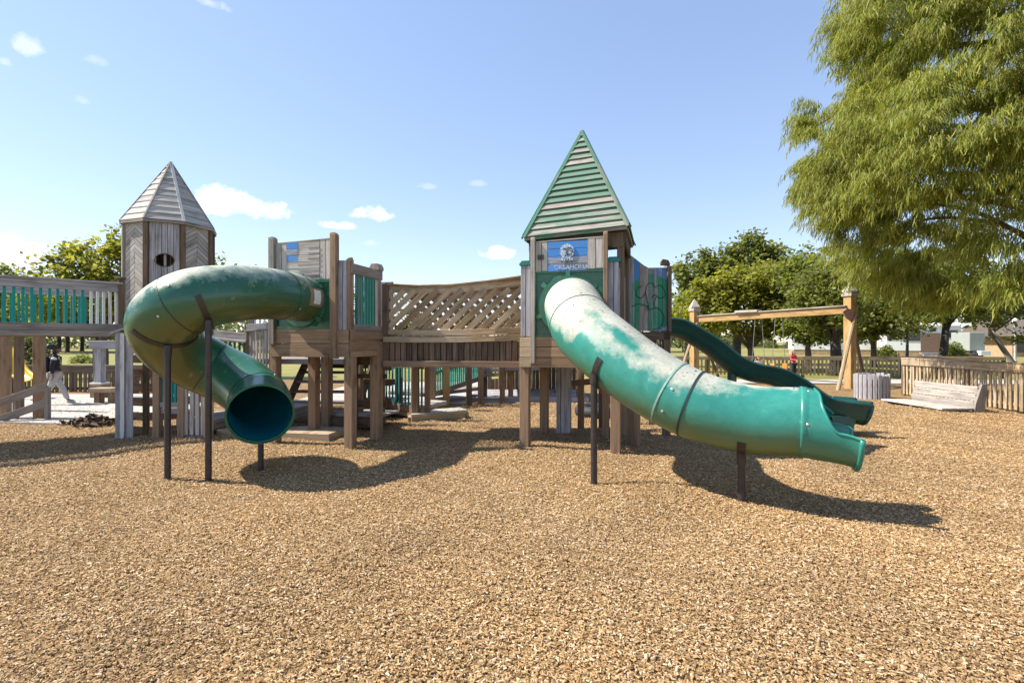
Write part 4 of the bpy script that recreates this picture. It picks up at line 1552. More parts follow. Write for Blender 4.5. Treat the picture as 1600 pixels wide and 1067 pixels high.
a, b = P(288, 533, 9.2), P(323, 533, 9.16)
mb = MB()
mb.bar((a.x, a.y, 1.2), (b.x, b.y, 1.2), .05, .1)
mb.bar((a.x, a.y, .06), (b.x, b.y, .06), .05, .1)
rl = split(mb, 'rail', 'grey_wood', ST, False, bevel=.004)
balusters(MB(), (a.x, a.y - .02, 0), (b.x, b.y - .02, 0), .13, 1.2, 4, .07, .03).build('balusters', 'pale_wood', rl, False)
def slab(parent, name, pts, z, th, mat, bd=None):
    """deck on an outline; boards run across when bd is the board width"""
    mb = MB()
    n = len(pts)
    vs = [Vector((x, y, z)) for x, y in pts] + [Vector((x, y, z - th)) for x, y in pts]
    mb.add(vs, [tuple(range(n)), tuple(range(n, 2 * n))[::-1]] + [(i, n + i, n + (i + 1) % n, (i + 1) % n) for i in range(n)],
           [[(y, x) for x, y in pts], [(y, x) for x, y in pts][::-1]] + [[(0, 0), (0, th), (1, th), (1, 0)]] * n)
    return mb.build(name, mat, parent, False, bevel=.006)
slab(ST, 'step', [(-5.4, 9.35), (-3.2, 8.95), (-3.1, 9.7), (-5.35, 10.0)], .18, .16, 'tan_wood')
slab(ST, 'step', [(-5.42, 9.75), (-4.2, 9.6), (-4.1, 10.6), (-5.4, 10.8)], .52, .2, 'grey_wood')
slab(ST, 'deck', [(-6.3, 9.6), (-5.5, 9.5), (-5.4, 10.8), (-6.3, 10.9)], .34, .2, 'grey_wood')
mb = MB()
mb.bar((-5.35, 9.42, .04), (-3.3, 9.02, .04), .08, .12)
mb.build('kerb_board', 'grey_wood', ST, False)
# upper landing with pale rails seen under the spiral
UL = thing('upper_landing', 'raised landing with lavender grey rails and pale balusters behind the spiral slide', 'play deck', (-5.8, 12.2, 0))
slab(UL, 'deck', [(-7.0, 11.4), (-3.7, 11.2), (-3.6, 13.6), (-7.0, 13.8)], 1.42, .12, 'grey_wood')
a, b, c = P(300, 533, 11.6), P(386, 533, 11.2), P(430, 533, 11.0)
mb = MB()
mb.bar((a.x, a.y, 2.0), (b.x, b.y, 1.88), .05, .2)
mb.bar((a.x, a.y - .05, 1.92), (b.x, b.y - .05, 1.79), .05, .05)
mb.bar((b.x, b.y, 2.10), (c.x, c.y, 2.14), .05, .15)
mb.bar((b.x, b.y - .04, 2.03), (c.x, c.y - .04, 2.07), .06, .04)
mb.bar((b.x, b.y, .9), (c.x, c.y, .9), .05, .1)
rl = split(mb, 'rail', 'lav_wood', UL, False, bevel=.004)
balusters(MB(), (b.x + .06, b.y - .03, 0), (c.x, c.y - .03, 0), .92, 2.06, 8, .04, .03).build('balusters', 'pale_wood', rl, False)
balusters(MB(), (a.x, a.y - .02, 0), (b.x, b.y - .02, 0), 1.0, 1.8, 12, .04, .03).build('balusters', 'dkteal_paint', rl, False)
for q, m in ((b, 'brown_wood'), (c, 'brown_wood'), (a, 'grey_wood')):
    MB().box((q.x, q.y + .05, -.1), .11, .11, 2.25).build('post', m, UL, False, bevel=.006)
for (x, y) in ((-6.9, 13.6), (-3.7, 13.5), (-5.3, 13.6)):
    MB().box((x, y, -.1), .13, .13, 2.9).build('post', 'grey_wood', UL, False)
mb = MB()
mb.bar((-6.9, 13.6, 2.45), (-3.7, 13.5, 2.45), .05, .14)
mb.bar((-6.9, 13.6, 1.55), (-3.7, 13.5, 1.55), .05, .12)
rl = split(mb, 'rail', 'lav_wood', UL, False)
balusters(MB(), (-6.85, 13.55, 0), (-3.7, 13.45, 0), 1.55, 2.42, 26, .04, .03).build('balusters', 'white_paint', rl, False)
mb = MB()
boards(mb, (-6.6, 13.9, 0), X3, Z3, 2.9, 1.5, 2.3, .16, .03, NY)
mb.build('turquoise_boards', 'teal_paint', UL, False)

# steps climbing behind the spiral's tower
SF = thing('step_flight', 'dark plank steps climbing behind the posts of the flag tower', 'stairs', (-4.2, 12.0, 0))
for k in range(6):
    z = .28 + k * .2
    MB().bar((-4.9, 11.0 + k * .26, z), (-3.35, 10.85 + k * .26, z), .25, .05).build('tread', 'grey_wood' if k % 2 else 'dark_wood', SF, False)
mb = MB()
mb.bar((-4.95, 10.9, .1), (-4.95, 12.5, 1.45), .05, .24)
mb.bar((-3.32, 10.75, .1), (-3.32, 12.4, 1.45), .05, .24)
mb.bar((-4.9, 12.6, 1.3), (-2.7, 12.3, 1.3), .05, .3)
mb.bar((-4.9, 12.55, 1.62), (-2.7, 12.25, 1.62), .08, .08)
split(mb, 'stringer', 'dark_wood', SF, False)
for (x, y, h_) in ((-3.25, 10.7, 1.9), (-2.7, 12.3, 1.7), (-3.9, 12.45, 1.7), (-3.0, 11.5, 1.6)):
    MB().box((x, y, -.1), .12, .12, h_).build('post', 'dark_wood', SF, False)
mb = MB()
for z in (.45, .85, 1.2):
    mb.bar((-3.2, 11.6, z), (-2.75, 11.7, z), .04, .12)
split(mb, 'side_bar', 'dark_wood', SF, False)

# baluster ramp and low platform under the bridge
RP = thing('baluster_ramp', 'ramp with dark green balusters seen beneath the lattice bridge', 'ramp', (-2.6, 11.6, 0))
a, b = P(556, 533, 12.3), P(662, 533, 11.2)
mb = MB()
mb.bar((a.x, a.y, 1.30), (b.x, b.y, 1.26), .05, .13)
mb.bar((a.x, a.y, .42), (b.x, b.y, .27), .06, .15)
mb.bar((a.x, a.y - .03, .30), (b.x, b.y - .03, .14), .05, .09)
rl = split(mb, 'rail', 'brown_wood', RP, False, bevel=.004)
balusters(MB(), (a.x, a.y - .02, 0), (b.x, b.y - .02, 0), (.45, .3), (1.3, 1.26), 22, .035, .025).build('balusters', 'dkteal_paint', rl, False)
for px, d, w in ((560, 12.3, .12), (649, 11.25, .14), (668, 11.4, .12)):
    q = P(px, 533, d)
    MB().box((q.x, q.y, -.1), w, w, 1.62).build('post', 'brown_wood', RP, False, bevel=.006)
slab(RP, 'deck', [(-3.7, 12.3), (-2.1, 11.3), (-1.6, 12.6), (-3.4, 13.8)], .34, .1, 'pale_wood')
LP = thing('low_platform', 'low angled wooden platform resting on the chips under the bridge', 'platform', (-1.55, 11.3, 0))
slab(LP, 'top', [(-2.16, 10.95), (-1.02, 11.75), (-1.25, 12.2), (-2.25, 11.6)], .235, .05, 'pale_wood')
mb = MB()
mb.bar((-2.16, 10.96, .13), (-1.02, 11.76, .13), .06, .15)
mb.bar((-2.2, 10.96, .1), (-2.29, 11.6, .1), .06, .16)
mb.bar((-1.02, 11.78, .1), (-1.25, 12.2, .1), .06, .14)
split(mb, 'edge_board', 'tan_wood', LP, False, bevel=.005)
MB().box((-1.08, 11.74, -.05), .1, .1, .2).build('foot', 'brown_wood', LP, False)

TR = thing('turquoise_ramp', 'rising ramp with turquoise balusters seen below the bridge beam', 'ramp', (-1.3, 14.3, 0))
a, b = P(668, 533, 13.3), P(752, 533, 15.2)
mb = MB()
mb.bar((a.x, a.y, 1.28), (b.x, b.y, 1.72), .05, .13)
mb.bar((a.x, a.y, .38), (b.x, b.y, .72), .06, .14)
mb.bar((a.x, a.y, .95), (b.x, b.y, 1.25), .04, .06)
rl = split(mb, 'rail', 'grey_wood', TR, False)
balusters(MB(), (a.x, a.y - .02, 0), (b.x, b.y - .02, 0), (.4, .72), (1.28, 1.7), 26, .04, .03).build('balusters', 'teal_paint', rl, False)
slab(TR, 'deck', [(a.x, a.y + .05), (b.x, b.y + .05), (b.x - 1.2, b.y + .9), (a.x - 1.2, a.y + .7)], .45, .1, 'grey_wood')
for px, d, m in ((675, 12.9, 'brown_wood'), (697.5, 13.7, 'yellow_wood'), (733, 13.9, 'dark_wood'), (751, 14.2, 'brown_wood')):
    q = P(px, 533, d)
    MB().box((q.x, q.y, -.1), .17 if m == 'yellow_wood' else .15, .16, 1.75).build('post', m, TR, False, bevel=.006)
# little playhouse behind
PH = thing('playhouse', 'dark wooden playhouse on posts seen under the bridge and roofed tower', 'playhouse', (.6, 15.6, 0))
mb = MB()
boards(mb, (-1.1, 17.2, 0), X3, Z3, .42, .1, 1.7, .14, .03, NY)
boards(mb, (-.45, 17.2, 0), X3, Z3, 2.6, .1, 1.7, .14, .03, NY)
boards(mb, (-.7, 17.2, 0), X3, Z3, .25, 1.15, 1.7, .12, .03, NY)
boards(mb, (-.7, 17.2, 0), X3, Z3, .25, .1, .55, .12, .03, NY)
mb.build('wall', 'dark_wood', PH, False)
slab(PH, 'floor', [(-1.2, 14.7), (2.2, 14.6), (2.2, 17.4), (-1.2, 17.4)], .2, .2, 'lav_wood')
slab(PH, 'upper_floor', [(-1.2, 14.8), (2.2, 14.7), (2.2, 17.4), (-1.2, 17.4)], 1.78, .12, 'dark_wood')
for (px, d) in ((757, 14.9), (785, 14.6), (798, 14.8), (850, 14.7), (905, 14.7)):
    q = P(px, 533, d)
    MB().box((q.x, q.y, -.05), .15, .15, 1.75).build('post', 'brown_wood' if px in (785, 798) else 'dark_wood', PH, False)
mb = MB()
mb.bar(P(755, 579, 14.7), P(785, 578, 14.6), .06, .1)
mb.bar(P(755, 586, 14.7), P(785, 585, 14.6), .06, .1)
mb.bar(P(785, 575, 14.6), P(850, 574, 14.6), .06, .14)
split(mb, 'beam', 'grey_wood', PH, False)
balusters(MB(), (-.85, 14.72, 0), (-.25, 14.72, 0), 1.02, 1.7, 7, .05, .03).build('balusters', 'white_paint', PH, False)
balusters(MB(), (.15, 16.9, 0), (.75, 16.9, 0), .25, 1.7, 4, .05, .03).build('balusters', 'pale_wood', PH, False)
# half-buried tyre
mb = MB()
c = P(935, 533, 12.2)
ringv = []
for k in range(28):
    a = 2 * math.pi * k / 28
    ringv.append(Vector((c.x + .42 * math.cos(a), c.y + .42 * math.sin(a) , .14)))
mb.tube(ringv + [ringv[0], ringv[1]], .15, 12, cap=False)
MAT['rubber'] = plain('black_rubber', (.018, .02, .026), .7, 0, .3, 20, .2)
ty = mb.build('rubber_tyre', 'rubber', None, smooth=True)
tag(ty, 'black rubber tyre lying on the chips behind the roofed tower posts', 'tyre')
def bark(name, a, b):
    t = NT(name)
    u, v = t.uv()
    n = t.noise(t.comb(t.math('MULTIPLY', u, 3.0), t.math('MULTIPLY', v, 16.0), 0.0), 1.0, 5, .65)
    t.base(t.ramp(n, [(.3, a), (.7, b)])); t.rough(.9); t.bump(n, .8, .03)
    MAT[name] = t.m
bark('bark_grey', (.05, .042, .035), (.16, .135, .115))
bark('bark_pale', (.14, .12, .10), (.30, .26, .22))
bark('bark_dark', (.02, .017, .015), (.07, .058, .05))
bark('bark_red', (.09, .05, .03), (.21, .125, .075))
# ------------------------------------------------------------------ swing frame
a, b = P(1328, 533, 19.3), P(1085, 533, 24.5)
SW = thing('timber_swing_set', 'yellow timber swing frame with pointed post caps and slanting pole legs', 'swing set', (a.x, a.y, 0))
ez = (3.0, 3.02)
for q, w, h in ((a, .42, 3.5), (b, .44, 3.25)):
    p_ = MB().box((q.x, q.y, -.1), w * .72, w * .72, h + .1, R(20)).build('post', 'yellow_wood', SW, False, bevel=.01)
    mb = MB()
    mb.box((q.x, q.y, h), w * .95, w * .95, .09, R(20))
    mb.box((q.x, q.y, h + .09), w * .75, w * .75, .08, R(20))
    mb.lathe((q.x, q.y, h + .17), [(w * .62, 0), (w * .62, .03), (.01, .42)], 4)
    mb.build('post_cap', 'pale_wood', SW, False)
mb = MB()
mb.bar((a.x - .1, a.y, 2.98), (b.x + .1, b.y, 2.84), .2, .27)
mb.build('beam', 'yellow_wood', SW, False, bevel=.01)
mb = MB()
mb.bar((a.x - .1, a.y, 3.14), (b.x + .1, b.y, 3.0), .32, .05)
m_ = Vector((a.x, a.y, 3.2)).lerp(Vector((b.x, b.y, 3.05)), .6)
d_ = (Vector((b.x, b.y, 0)) - Vector((a.x, a.y, 0))).normalized()
mb.bar(m_ - d_ * .5, m_ + d_ * .5, .42, .1)
mb.build('beam_cap', 'pale_wood', SW, False, bevel=.01)
MAT['red_cloth'] = plain('faded_red_plate', (.36, .20, .18), .7)
mb = MB()
mb.prism([(-.26, .06), (-.1, .18), (.12, .14), (.16, -.06), (.03, -.30), (-.16, -.14)], (a.x - .15, a.y - .2, 2.85), X3, Z3, Y3, .04)
mb.build('joint_plate', 'red_cloth', SW, False)
for q, s_ in ((a, 1), (b, 1.2)):
    for dx, dy, m in ((-1.1, -1.0, 'tan_wood'), (1.9, 1.9, 'dark_wood')):
        MB().tube([(q.x + dx, q.y + dy, 0), (q.x - dx * .1 + .15, q.y, 3.15)], .07, 8).build('brace', m, SW, False)
MAT['yellow_pl'] = plain('yellow_plastic', (.75, .48, .02), .4, 0, .08)
MAT['orange_pl'] = plain('orange_plastic', (.75, .2, .02), .4, 0, .08)
MAT['chain'] = plain('swing_chain', (.25, .25, .24), .5, .6)
for f, mat, lb in ((.53, 'yellow_pl', 'yellow bucket swing seat hanging by chains under the timber beam'), (.40, 'orange_pl', 'orange bucket swing seat hanging beside the yellow one')):
    c = Vector((a.x, a.y, 0)).lerp(Vector((b.x, b.y, 0)), f)
    s_ = thing('swing', lb, 'swing', (c.x, c.y, 0), 0, 'swings on the timber frame')
    mb = MB()
    mb.prism([(-.32, .0), (-.22, -.12), (.22, -.12), (.32, .0), (.3, .32), (.24, .34), (.2, .05), (-.2, .05), (-.24, .34), (-.3, .32)], (c.x, c.y, .55), X3, Z3, Y3, .34)
    mb.build('seat', mat, s_, False, bevel=.03)
    for sx in (-.28, .28):
        MB().tube([(c.x + sx, c.y, .85), (c.x + sx * .5, c.y, 2.8)], .012, 5).build('chain', 'chain', s_, False)

# ------------------------------------------------------------------ stave tub, bench
q = G(1362, 625)
TU = thing('stave_tub', 'round tub of upright grey staves standing on the chips', 'planter', (q.x, q.y, 0))
for k in range(22):
    an = 2 * math.pi * k / 22
    r_ = .44
    x, y = r_ * math.cos(an), r_ * math.sin(an)
    MB().bar((x, y, -.05), (x * 1.02 + jit(.01), y * 1.02, .80 + jit(.035)), .105, .045, (math.cos(an), math.sin(an), 0)).build('stave', 'lav_wood', TU, bevel=.006)
MB().lathe((0, 0, 0), [(.40, 0), (.40, .62)], 20).build('soil', 'near_black', TU)

q0, q1 = P(1424, 533, 14.7), P(1522, 533, 12.7)
ang = math.atan2(q1.y - q0.y, q1.x - q0.x)
BE = thing('park_bench', 'grey plank bench with three back boards beside the picket fence', 'bench', (q0.x, q0.y, 0), ang)
ln = (q1 - q0).length
mb = MB()
for k in range(3):
    z = .22 + k * .185
    mb.bar((0, .02 + k * .045, z), (ln, .02 + k * .045, z), .05, .172, Vector((0, -.2, 1)))
mb.build('backrest', 'pale_wood', BE, bevel=.006)
mb = MB()
for k in range(4):
    y = -.14 - k * .2
    mb.bar((-.05, y, .13), (ln + .05, y, .13), .19, .045)
mb.build('seat', 'pale_wood', BE, bevel=.006)
for x in (.12, ln / 2, ln - .12):
    MB().box((x, -.45, -.05), .09, .7, .16).build('leg', 'grey_wood', BE)
mb = MB()
mb.prism([(-.1, 0), (.16, 0), (.22, .74), (.10, .74), (-.06, .25)], (ln + .03, .05, 0), Y3, Z3, X3, .06)
mb.build('side_board', 'grey_wood', BE)

# ------------------------------------------------------------------ fences
def picket_fence(name, label, p0, p1, h, sp, pw, mat, mats_post, nposts, rail_h=.14, z0=.12, lean=.01, top_d=.12):
    p0, p1 = Vector((p0[0], p0[1], 0)), Vector((p1[0], p1[1], 0))
    d = (p1 - p0)
    ln = d.length
    d.normalize()
    nr = d.cross(Z3)
    o = thing(name, label, 'fence', p0)
    n = int(ln / sp)
    mb = MB()
    for k in range(n):
        x = (k + .5) * sp
        q = p0 + d * x + nr * .05
        mb.bar(q + Z3 * (z0 + jit(.015)), q + d * jit(lean) + Z3 * (h - rail_h * .6), pw * random.uniform(.85, 1.1), .028, nr)
    mb.build('pickets', mat, o, False)
    mb = MB()
    seg = max(1, nposts - 1)
    for k in range(seg):
        a, b = p0 + d * ln * k / seg, p0 + d * ln * (k + 1) / seg
        mb.bar(a + Z3 * (h - rail_h / 2) + nr * .08, b + Z3 * (h - rail_h / 2 + jit(.015)) + nr * .08, .045, rail_h)
        mb.bar(a + Z3 * (h + .02), b + Z3 * (h + .02), top_d * 1.6, .035)
        mb.bar(a + Z3 * (z0 + .14), b + Z3 * (z0 + .14), .045, .09)
    mb.build('rails', mat, o, False, bevel=.005)
    for k in range(nposts):
        q = p0 + d * ln * k / seg
        MB().box((q.x, q.y, -.05), .12, .12, h + .04, math.atan2(d.y, d.x)).build('post', mats_post, o, False)
    return o
picket_fence('picket_fence', 'brown picket fence with a heavy weathered top rail behind the plank bench', (12.72, 16.6), (12.1, 6.5), 1.24, .145, .085, 'tan_wood', 'dark_wood', 5, .2, .1, .03, .14)
picket_fence('picket_fence', 'long pale picket fence at the far edge behind the swings', (-4.0, 27.5), (24.0, 25.0), 1.02, .19, .09, 'tan_wood', 'dark_wood', 13, .16, .1)
picket_fence('picket_fence', 'dark brown picket fence beyond the concrete path at the left', (-22.0, 18.2), (-8.2, 17.0), .96, .175, .12, 'dark_wood', 'dark_wood', 7, .22, .05)
MB_ = MB()
MB_.tube([P(1462, 560.5, 52), P(1490, 559, 52), P(1528, 557, 51)], [.28, .34, .42], 10)
lg = MB_.build('fallen_log', 'bark_dark', None, smooth=True)
lg.location.z = -.0
tag(lg, 'dark fallen log lying on the lawn beyond the picket fence', 'log')

# ------------------------------------------------------------------ left corner pieces
YS = thing('yellow_slide', 'small bright yellow slide behind the brown walkway post', 'slide', P(28, 533, 15.2) - Vector((0, 0, P(28, 533, 15.2).z)))
py_ = Path([P(10, 545, 15.6)[:] + (.2,), P(17, 568, 15.4)[:] + (.2,), P(25, 588, 15.2)[:] + (.2,), P(36, 599, 15.0)[:] + (.2,)], 6)
mb = MB()
trough(mb, py_, 0, len(py_.p) - 1, .2, .14)
mb.build('chute', 'yellow_pl', YS, False, smooth=True)
q = P(33, 533, 15.05)
MB().box((q.x, q.y, 0), .08, .08, .6).build('leg', 'metal', YS, False)
q = P(15, 533, 15.7)
MB().box((q.x, q.y, 0), .08, .08, 1.4).build('leg', 'metal', YS, False)

CO = thing('boxed_column', 'grey boxed column with a wide cap carrying a beam by the left path', 'post', P(156, 533, 15.6) - Vector((0, 0, P(156, 533, 15.6).z)))
q = P(156, 533, 15.6)
mb = MB().box((q.x, q.y, -.05), .22, .22, 1.72)
mb.build('shaft', 'lav_wood', CO, False, bevel=.01)
mb = MB()
mb.box((q.x, q.y, .0), .34, .34, .52)
mb.build('plinth', 'brown_wood', CO, False, bevel=.01)
mb = MB()
mb.box((q.x, q.y, .5), .36, .36, .06)
mb.build('plinth_cap', 'white_paint', CO, False, bevel=.01)
mb = MB()
mb.bar((q.x - .22, q.y, 1.68), (q.x + 1.1, q.y, 1.68), .3, .2)
mb.bar((q.x - .28, q.y, 1.80), (q.x + 1.1, q.y, 1.80), .4, .05)
mb.build('beam', 'lav_wood', CO, False, bevel=.008)
q = P(149, 533, 15.9)
MB().box((q.x, q.y, -.05), .1, .1, 1.75).build('back_post', 'dark_wood', CO, False)
LB_ = thing('plank_seat', 'low plank seat with a thick pale top beside the grey column', 'bench', P(162, 533, 14.2) - Vector((0, 0, P(162, 533, 14.2).z)))
q = P(162, 533, 14.2)
MB().box((q.x + .05, q.y, .40), .62, .4, .12).build('seat', 'tan_wood', LB_, False, bevel=.01)
MB().box((q.x - .12, q.y, .0), .14, .2, .42).build('leg', 'brown_wood', LB_, False)
MB().box((q.x + .25, q.y, .0), .12, .2, .42).build('leg', 'brown_wood', LB_, False)
# a heap of old bark on the path
c = G(146, 668)
V, F = [], []
for k in range(240):
    a = random.uniform(0, 6.28); r_ = abs(random.gauss(0, .16))
    z = .11 + max(0, (.17 - r_ * .6)) * random.random()
    x, y = c.x + r_ * 1.7 * math.cos(a), c.y + r_ * math.sin(a)
    d1 = Vector((jit(1), jit(1), jit(.5))).normalized() * random.uniform(.04, .11)
    d2 = d1.cross(Vector((jit(1), jit(1), jit(1)))).normalized() * random.uniform(.015, .04)
    q = Vector((x, y, z))
    i = len(V)
    V += [q - d1 - d2, q + d1 - d2 * .6, q + d1 * .9 + d2, q - d1 + d2]
    F.append((i, i + 1, i + 2, i + 3))
hp = np_mesh('bark_heap', [tuple(v) for v in V], F, 'dark_wood')
tag(hp, 'small dark heap of bark pieces on the pale path', 'heap')

# ------------------------------------------------------------------ far buildings
MAT['siding'] = plain('white_siding', (.74, .74, .71), .6, 0, .06, .8)
MAT['siding_grey'] = plain('grey_green_box', (.30, .32, .29), .5, 0, .06, .8)
MAT['brick_skirt'] = plain('tan_skirting', (.40, .27, .16), .8, 0, .2, 3)
MAT['glass_dark'] = plain('dark_window_glass', (.03, .035, .04), .15)
MAT['door_brown'] = plain('brown_door', (.16, .10, .065), .7)
MAT['shingle'] = plain('brown_shingle_roof', (.14, .11, .09), .85, 0, .25, 3)
MAT['pole'] = plain('pale_lamp_pole', (.5, .48, .44), .5)
def mobile_home(px0, px1, d, label, wins, doors, h=2.9):
    a, b = P(px0, 533, d), P(px1, 533, d * .956)
    w = b.x - a.x
    o = thing('mobile_home', label, 'mobile home', (a.x, a.y, 0), math.atan2(b.y - a.y, w), 'pale mobile homes beyond the fence')
    MB().box((w / 2, 1.8, .7), w, 3.6, h).build('wall', 'siding', o)
    MB().box((w / 2, 1.8, -.05), w - .1, 3.5, .76).build('skirting', 'brick_skirt', o)
    mb = MB()
    mb.prism([(-.25, 0), (3.85, 0), (3.85, .12), (1.8, .55), (-.25, .12)], (w / 2, 0, .7 + h), Y3, Z3, X3, w + .4)
    mb.build('roof', 'siding', o)
    for (x, z, ww, hh) in wins:
        f = MB().box((x * w, -.02, z), ww + .16, .06, hh + .16).build('window', 'pole', o)
        MB().box((x * w, -.05, z + .08), ww, .05, hh).build('pane', 'glass_dark', f)
    for (x, ww, hh) in doors:
        MB().box((x * w, -.03, .7), ww, .08, hh).build('door', 'door_brown', o)
        mb = MB()
        mb.box((x * w, -.5, .35), ww + .4, .9, .12)
        mb.box((x * w, -1.0, .12), ww + .2, .5, .12)
        mb.build('steps', 'lav_wood', o)
    return o
mobile_home(1385, 1510, 62, 'white mobile home with brown porch door behind the dark trunked tree', [(.12, 2.0, 1.6, .9), (.38, 1.8, 1.2, 1.2), (.86, 2.2, 1.3, .8)], [(.60, 1.9, 2.1)])
mobile_home(1498, 1545, 66, 'white mobile home mostly hidden by the big grey box trailer', [(.2, 2.0, 1.3, .8)], [])
mobile_home(1240, 1372, 70, 'white mobile home glimpsed behind the swing frame trees', [(.4, 2.0, 1.6, 1.0), (.75, 2.0, 1.6, 1.0)], [(.55, 1.0, 2.1)])
a, b = P(1515, 533, 56), P(1553, 533, 55)
BX = thing('box_trailer', 'plain grey box trailer parked on the far lawn', 'trailer', (a.x, a.y, 0))
MB().box(((b.x - a.x) / 2, 1.2, .75), b.x - a.x, 2.4, 2.05).build('body', 'siding_grey', BX, bevel=.05)
MB().box(((b.x - a.x) / 2, 1.2, .55), b.x - a.x - .3, 2.2, .2).build('chassis', 'metal', BX)
for x in (.35, .62):
    MB().lathe(((b.x - a.x) * x, -.02, .38), [(.05, -.12), (.36, -.12), (.38, 0), (.36, .12), (.05, .12)], 18, (0, 1, 0)).build('wheel', 'rubber', BX)
MB().box(((b.x - a.x) * .7, -.4, .3), 1.1, .5, .5).build('tool_box', 'siding', BX, bevel=.02)
a = P(1582, 533, 60)
HO = thing('house', 'low brown house with a shingle roof at the right edge', 'house', (a.x, a.y, 0))
MB().box((6, 3, 0), 12, 6, 2.4).build('wall', 'brick_skirt', HO)
mb = MB()
mb.prism([(-1.4, 0), (7.4, 0), (3.0, 2.0)], (6, 0, 2.4), Y3, Z3, X3, 14)
mb.build('roof', 'shingle', HO)
f = MB().box((1.2, -.02, .5), 1.3, .06, 1.9).build('window', 'door_brown', HO)
MB().box((1.2, -.05, .6), 1.1, .04, 1.6).build('pane', 'glass_dark', f)
MB().box((3.4, -.02, .1), 1.1, .06, 2.1).build('door', 'siding', HO)
q = P(1586, 533, 38)
LP_ = thing('lamp_post', 'slim pale lamp post on the lawn near the brown house', 'lamp post', (q.x, q.y, 0))
MB().lathe((0, 0, -.1), [(.12, 0), (.12, .5), (.08, .55), (.07, 3.2)], 12).build('pole', 'pole', LP_)
MB().lathe((0, 0, 3.08), [(.07, 0), (.16, .06), (.17, .3), (.1, .4), (.02, .46)], 14).build('lamp_head', 'siding', LP_)

# ------------------------------------------------------------------ trees and shrubs
MAT['leaf_a'] = leaf_mat('broadleaf_mid_green', [(.105, .14, .03), (.165, .20, .045), (.23, .265, .06), (.30, .315, .08)], .52)
MAT['leaf_b'] = leaf_mat('broadleaf_dark_green', [(.095, .12, .034), (.15, .18, .05), (.215, .245, .07), (.28, .295, .095)], .52)
MAT['leaf_c'] = leaf_mat('broadleaf_yellow_green', [(.16, .185, .034), (.24, .265, .05), (.32, .325, .065), (.38, .36, .085)], .55)
MAT['leaf_far'] = leaf_mat('far_grey_green_leaves', [(.08, .105, .045), (.12, .145, .065), (.165, .185, .085), (.21, .22, .11)], .4)
MAT['leaf_cyp'] = leaf_mat('feathery_cypress_leaves', [(.11, .155, .03), (.20, .24, .045), (.28, .31, .058), (.33, .345, .07), (.36, .32, .08)], .52)
MAT['leaf_rust'] = leaf_mat('rusty_cypress_leaves', [(.26, .12, .02), (.34, .2, .03), (.3, .24, .03)], .3)

def leaf_quads(C, size, up=.35, elong=1.5, r=rng):
    """one small pointed leaf at each centre"""
    n = len(C)
    d = r.normal(size=(n, 3)) * np.array([1, 1, .55])
    d /= np.linalg.norm(d, axis=1, keepdims=True)
    nr = r.normal(size=(n, 3)) + np.array([0, 0, up * 2])
    s = np.cross(d, nr)
    s /= np.linalg.norm(s, axis=1, keepdims=True) + 1e-9
    L_ = (size * (.6 + .8 * r.random(n)))[:, None]
    w = L_ / elong
    V = np.stack([C - d * L_ * .5, C + s * w * .5 + d * L_ * .05, C + d * L_ * .5, C - s * w * .5 - d * L_ * .05], 1).reshape(-1, 3)
    F = np.arange(n * 4).reshape(-1, 4)
    return V, F

def tree(label, base, h, blobs, nclump, nleaf, leaf, mat, bmat, trunk_r=.2, clump=.5, group=None, name='broadleaf_tree', th=None, seed=1, lean=(0, 0), fork=None):
    """blobs: (dx,dy,z,rx,ry,rz); leaves in clumps towards the outside of each, limbs reaching into them"""
    r = np.random.default_rng(seed)
    o = thing(name, label, 'tree', base, 0, group)
    tot = sum((b[3] * b[4] * b[5]) ** .67 for b in blobs)
    Cs = []
    for b in blobs:
        k = max(3, int(nclump * (b[3] * b[4] * b[5]) ** .67 / tot))
        d = r.normal(size=(k, 3))
        d /= np.linalg.norm(d, axis=1, keepdims=True)
        rad = (.45 + .62 * r.random((k, 1)) ** .55)
        Cs.append(np.array(b[:3]) + d * rad * np.array(b[3:]))
    Cs = np.concatenate(Cs)
    cl = clump * (.55 + .8 * r.random(len(Cs)))
    m = nleaf
    off = r.normal(size=(len(Cs), m, 3)) * np.array([.55, .55, .4]) * cl[:, None, None]
    C = (Cs[:, None, :] + off).reshape(-1, 3)
    C = C[C[:, 2] > .15]
    V, F = leaf_quads(C, leaf * 1.18, .85, 1.5, r)
    np_mesh('crown', V, F, mat, o)
    mb = MB()
    th = th or min(b[2] - b[5] * .3 for b in blobs)
    top = Vector((lean[0], lean[1], th))
    mid = top * .5 + Vector((trunk_r * .3, 0, 0))
    mb.tube([(0, 0, -.1), (trunk_r * .1, 0, .25), mid, top], [trunk_r * 1.35, trunk_r * 1.05, trunk_r * .9, trunk_r * .7], 10)
    sel = r.choice(len(blobs), size=min(len(blobs), 9), replace=False)
    for bi in sel:
        b = blobs[bi]
        e = Vector(b[:3])
        q = top.lerp(e, .5) + Vector((0, 0, .1 * (e - top).length))
        mb.tube([top - Z3 * random.uniform(0, th * .25), q, e], [trunk_r * .5, trunk_r * .3, trunk_r * .1], 7)
        for j in range(3):
            f = e + Vector((r.normal() * b[3], r.normal() * b[4], abs(r.normal()) * b[5])) * .6
            mb.tube([q.lerp(e, .4), f], [trunk_r * .18, trunk_r * .05], 5)
    mb.build('trunk', bmat, o, smooth=True)
    return o
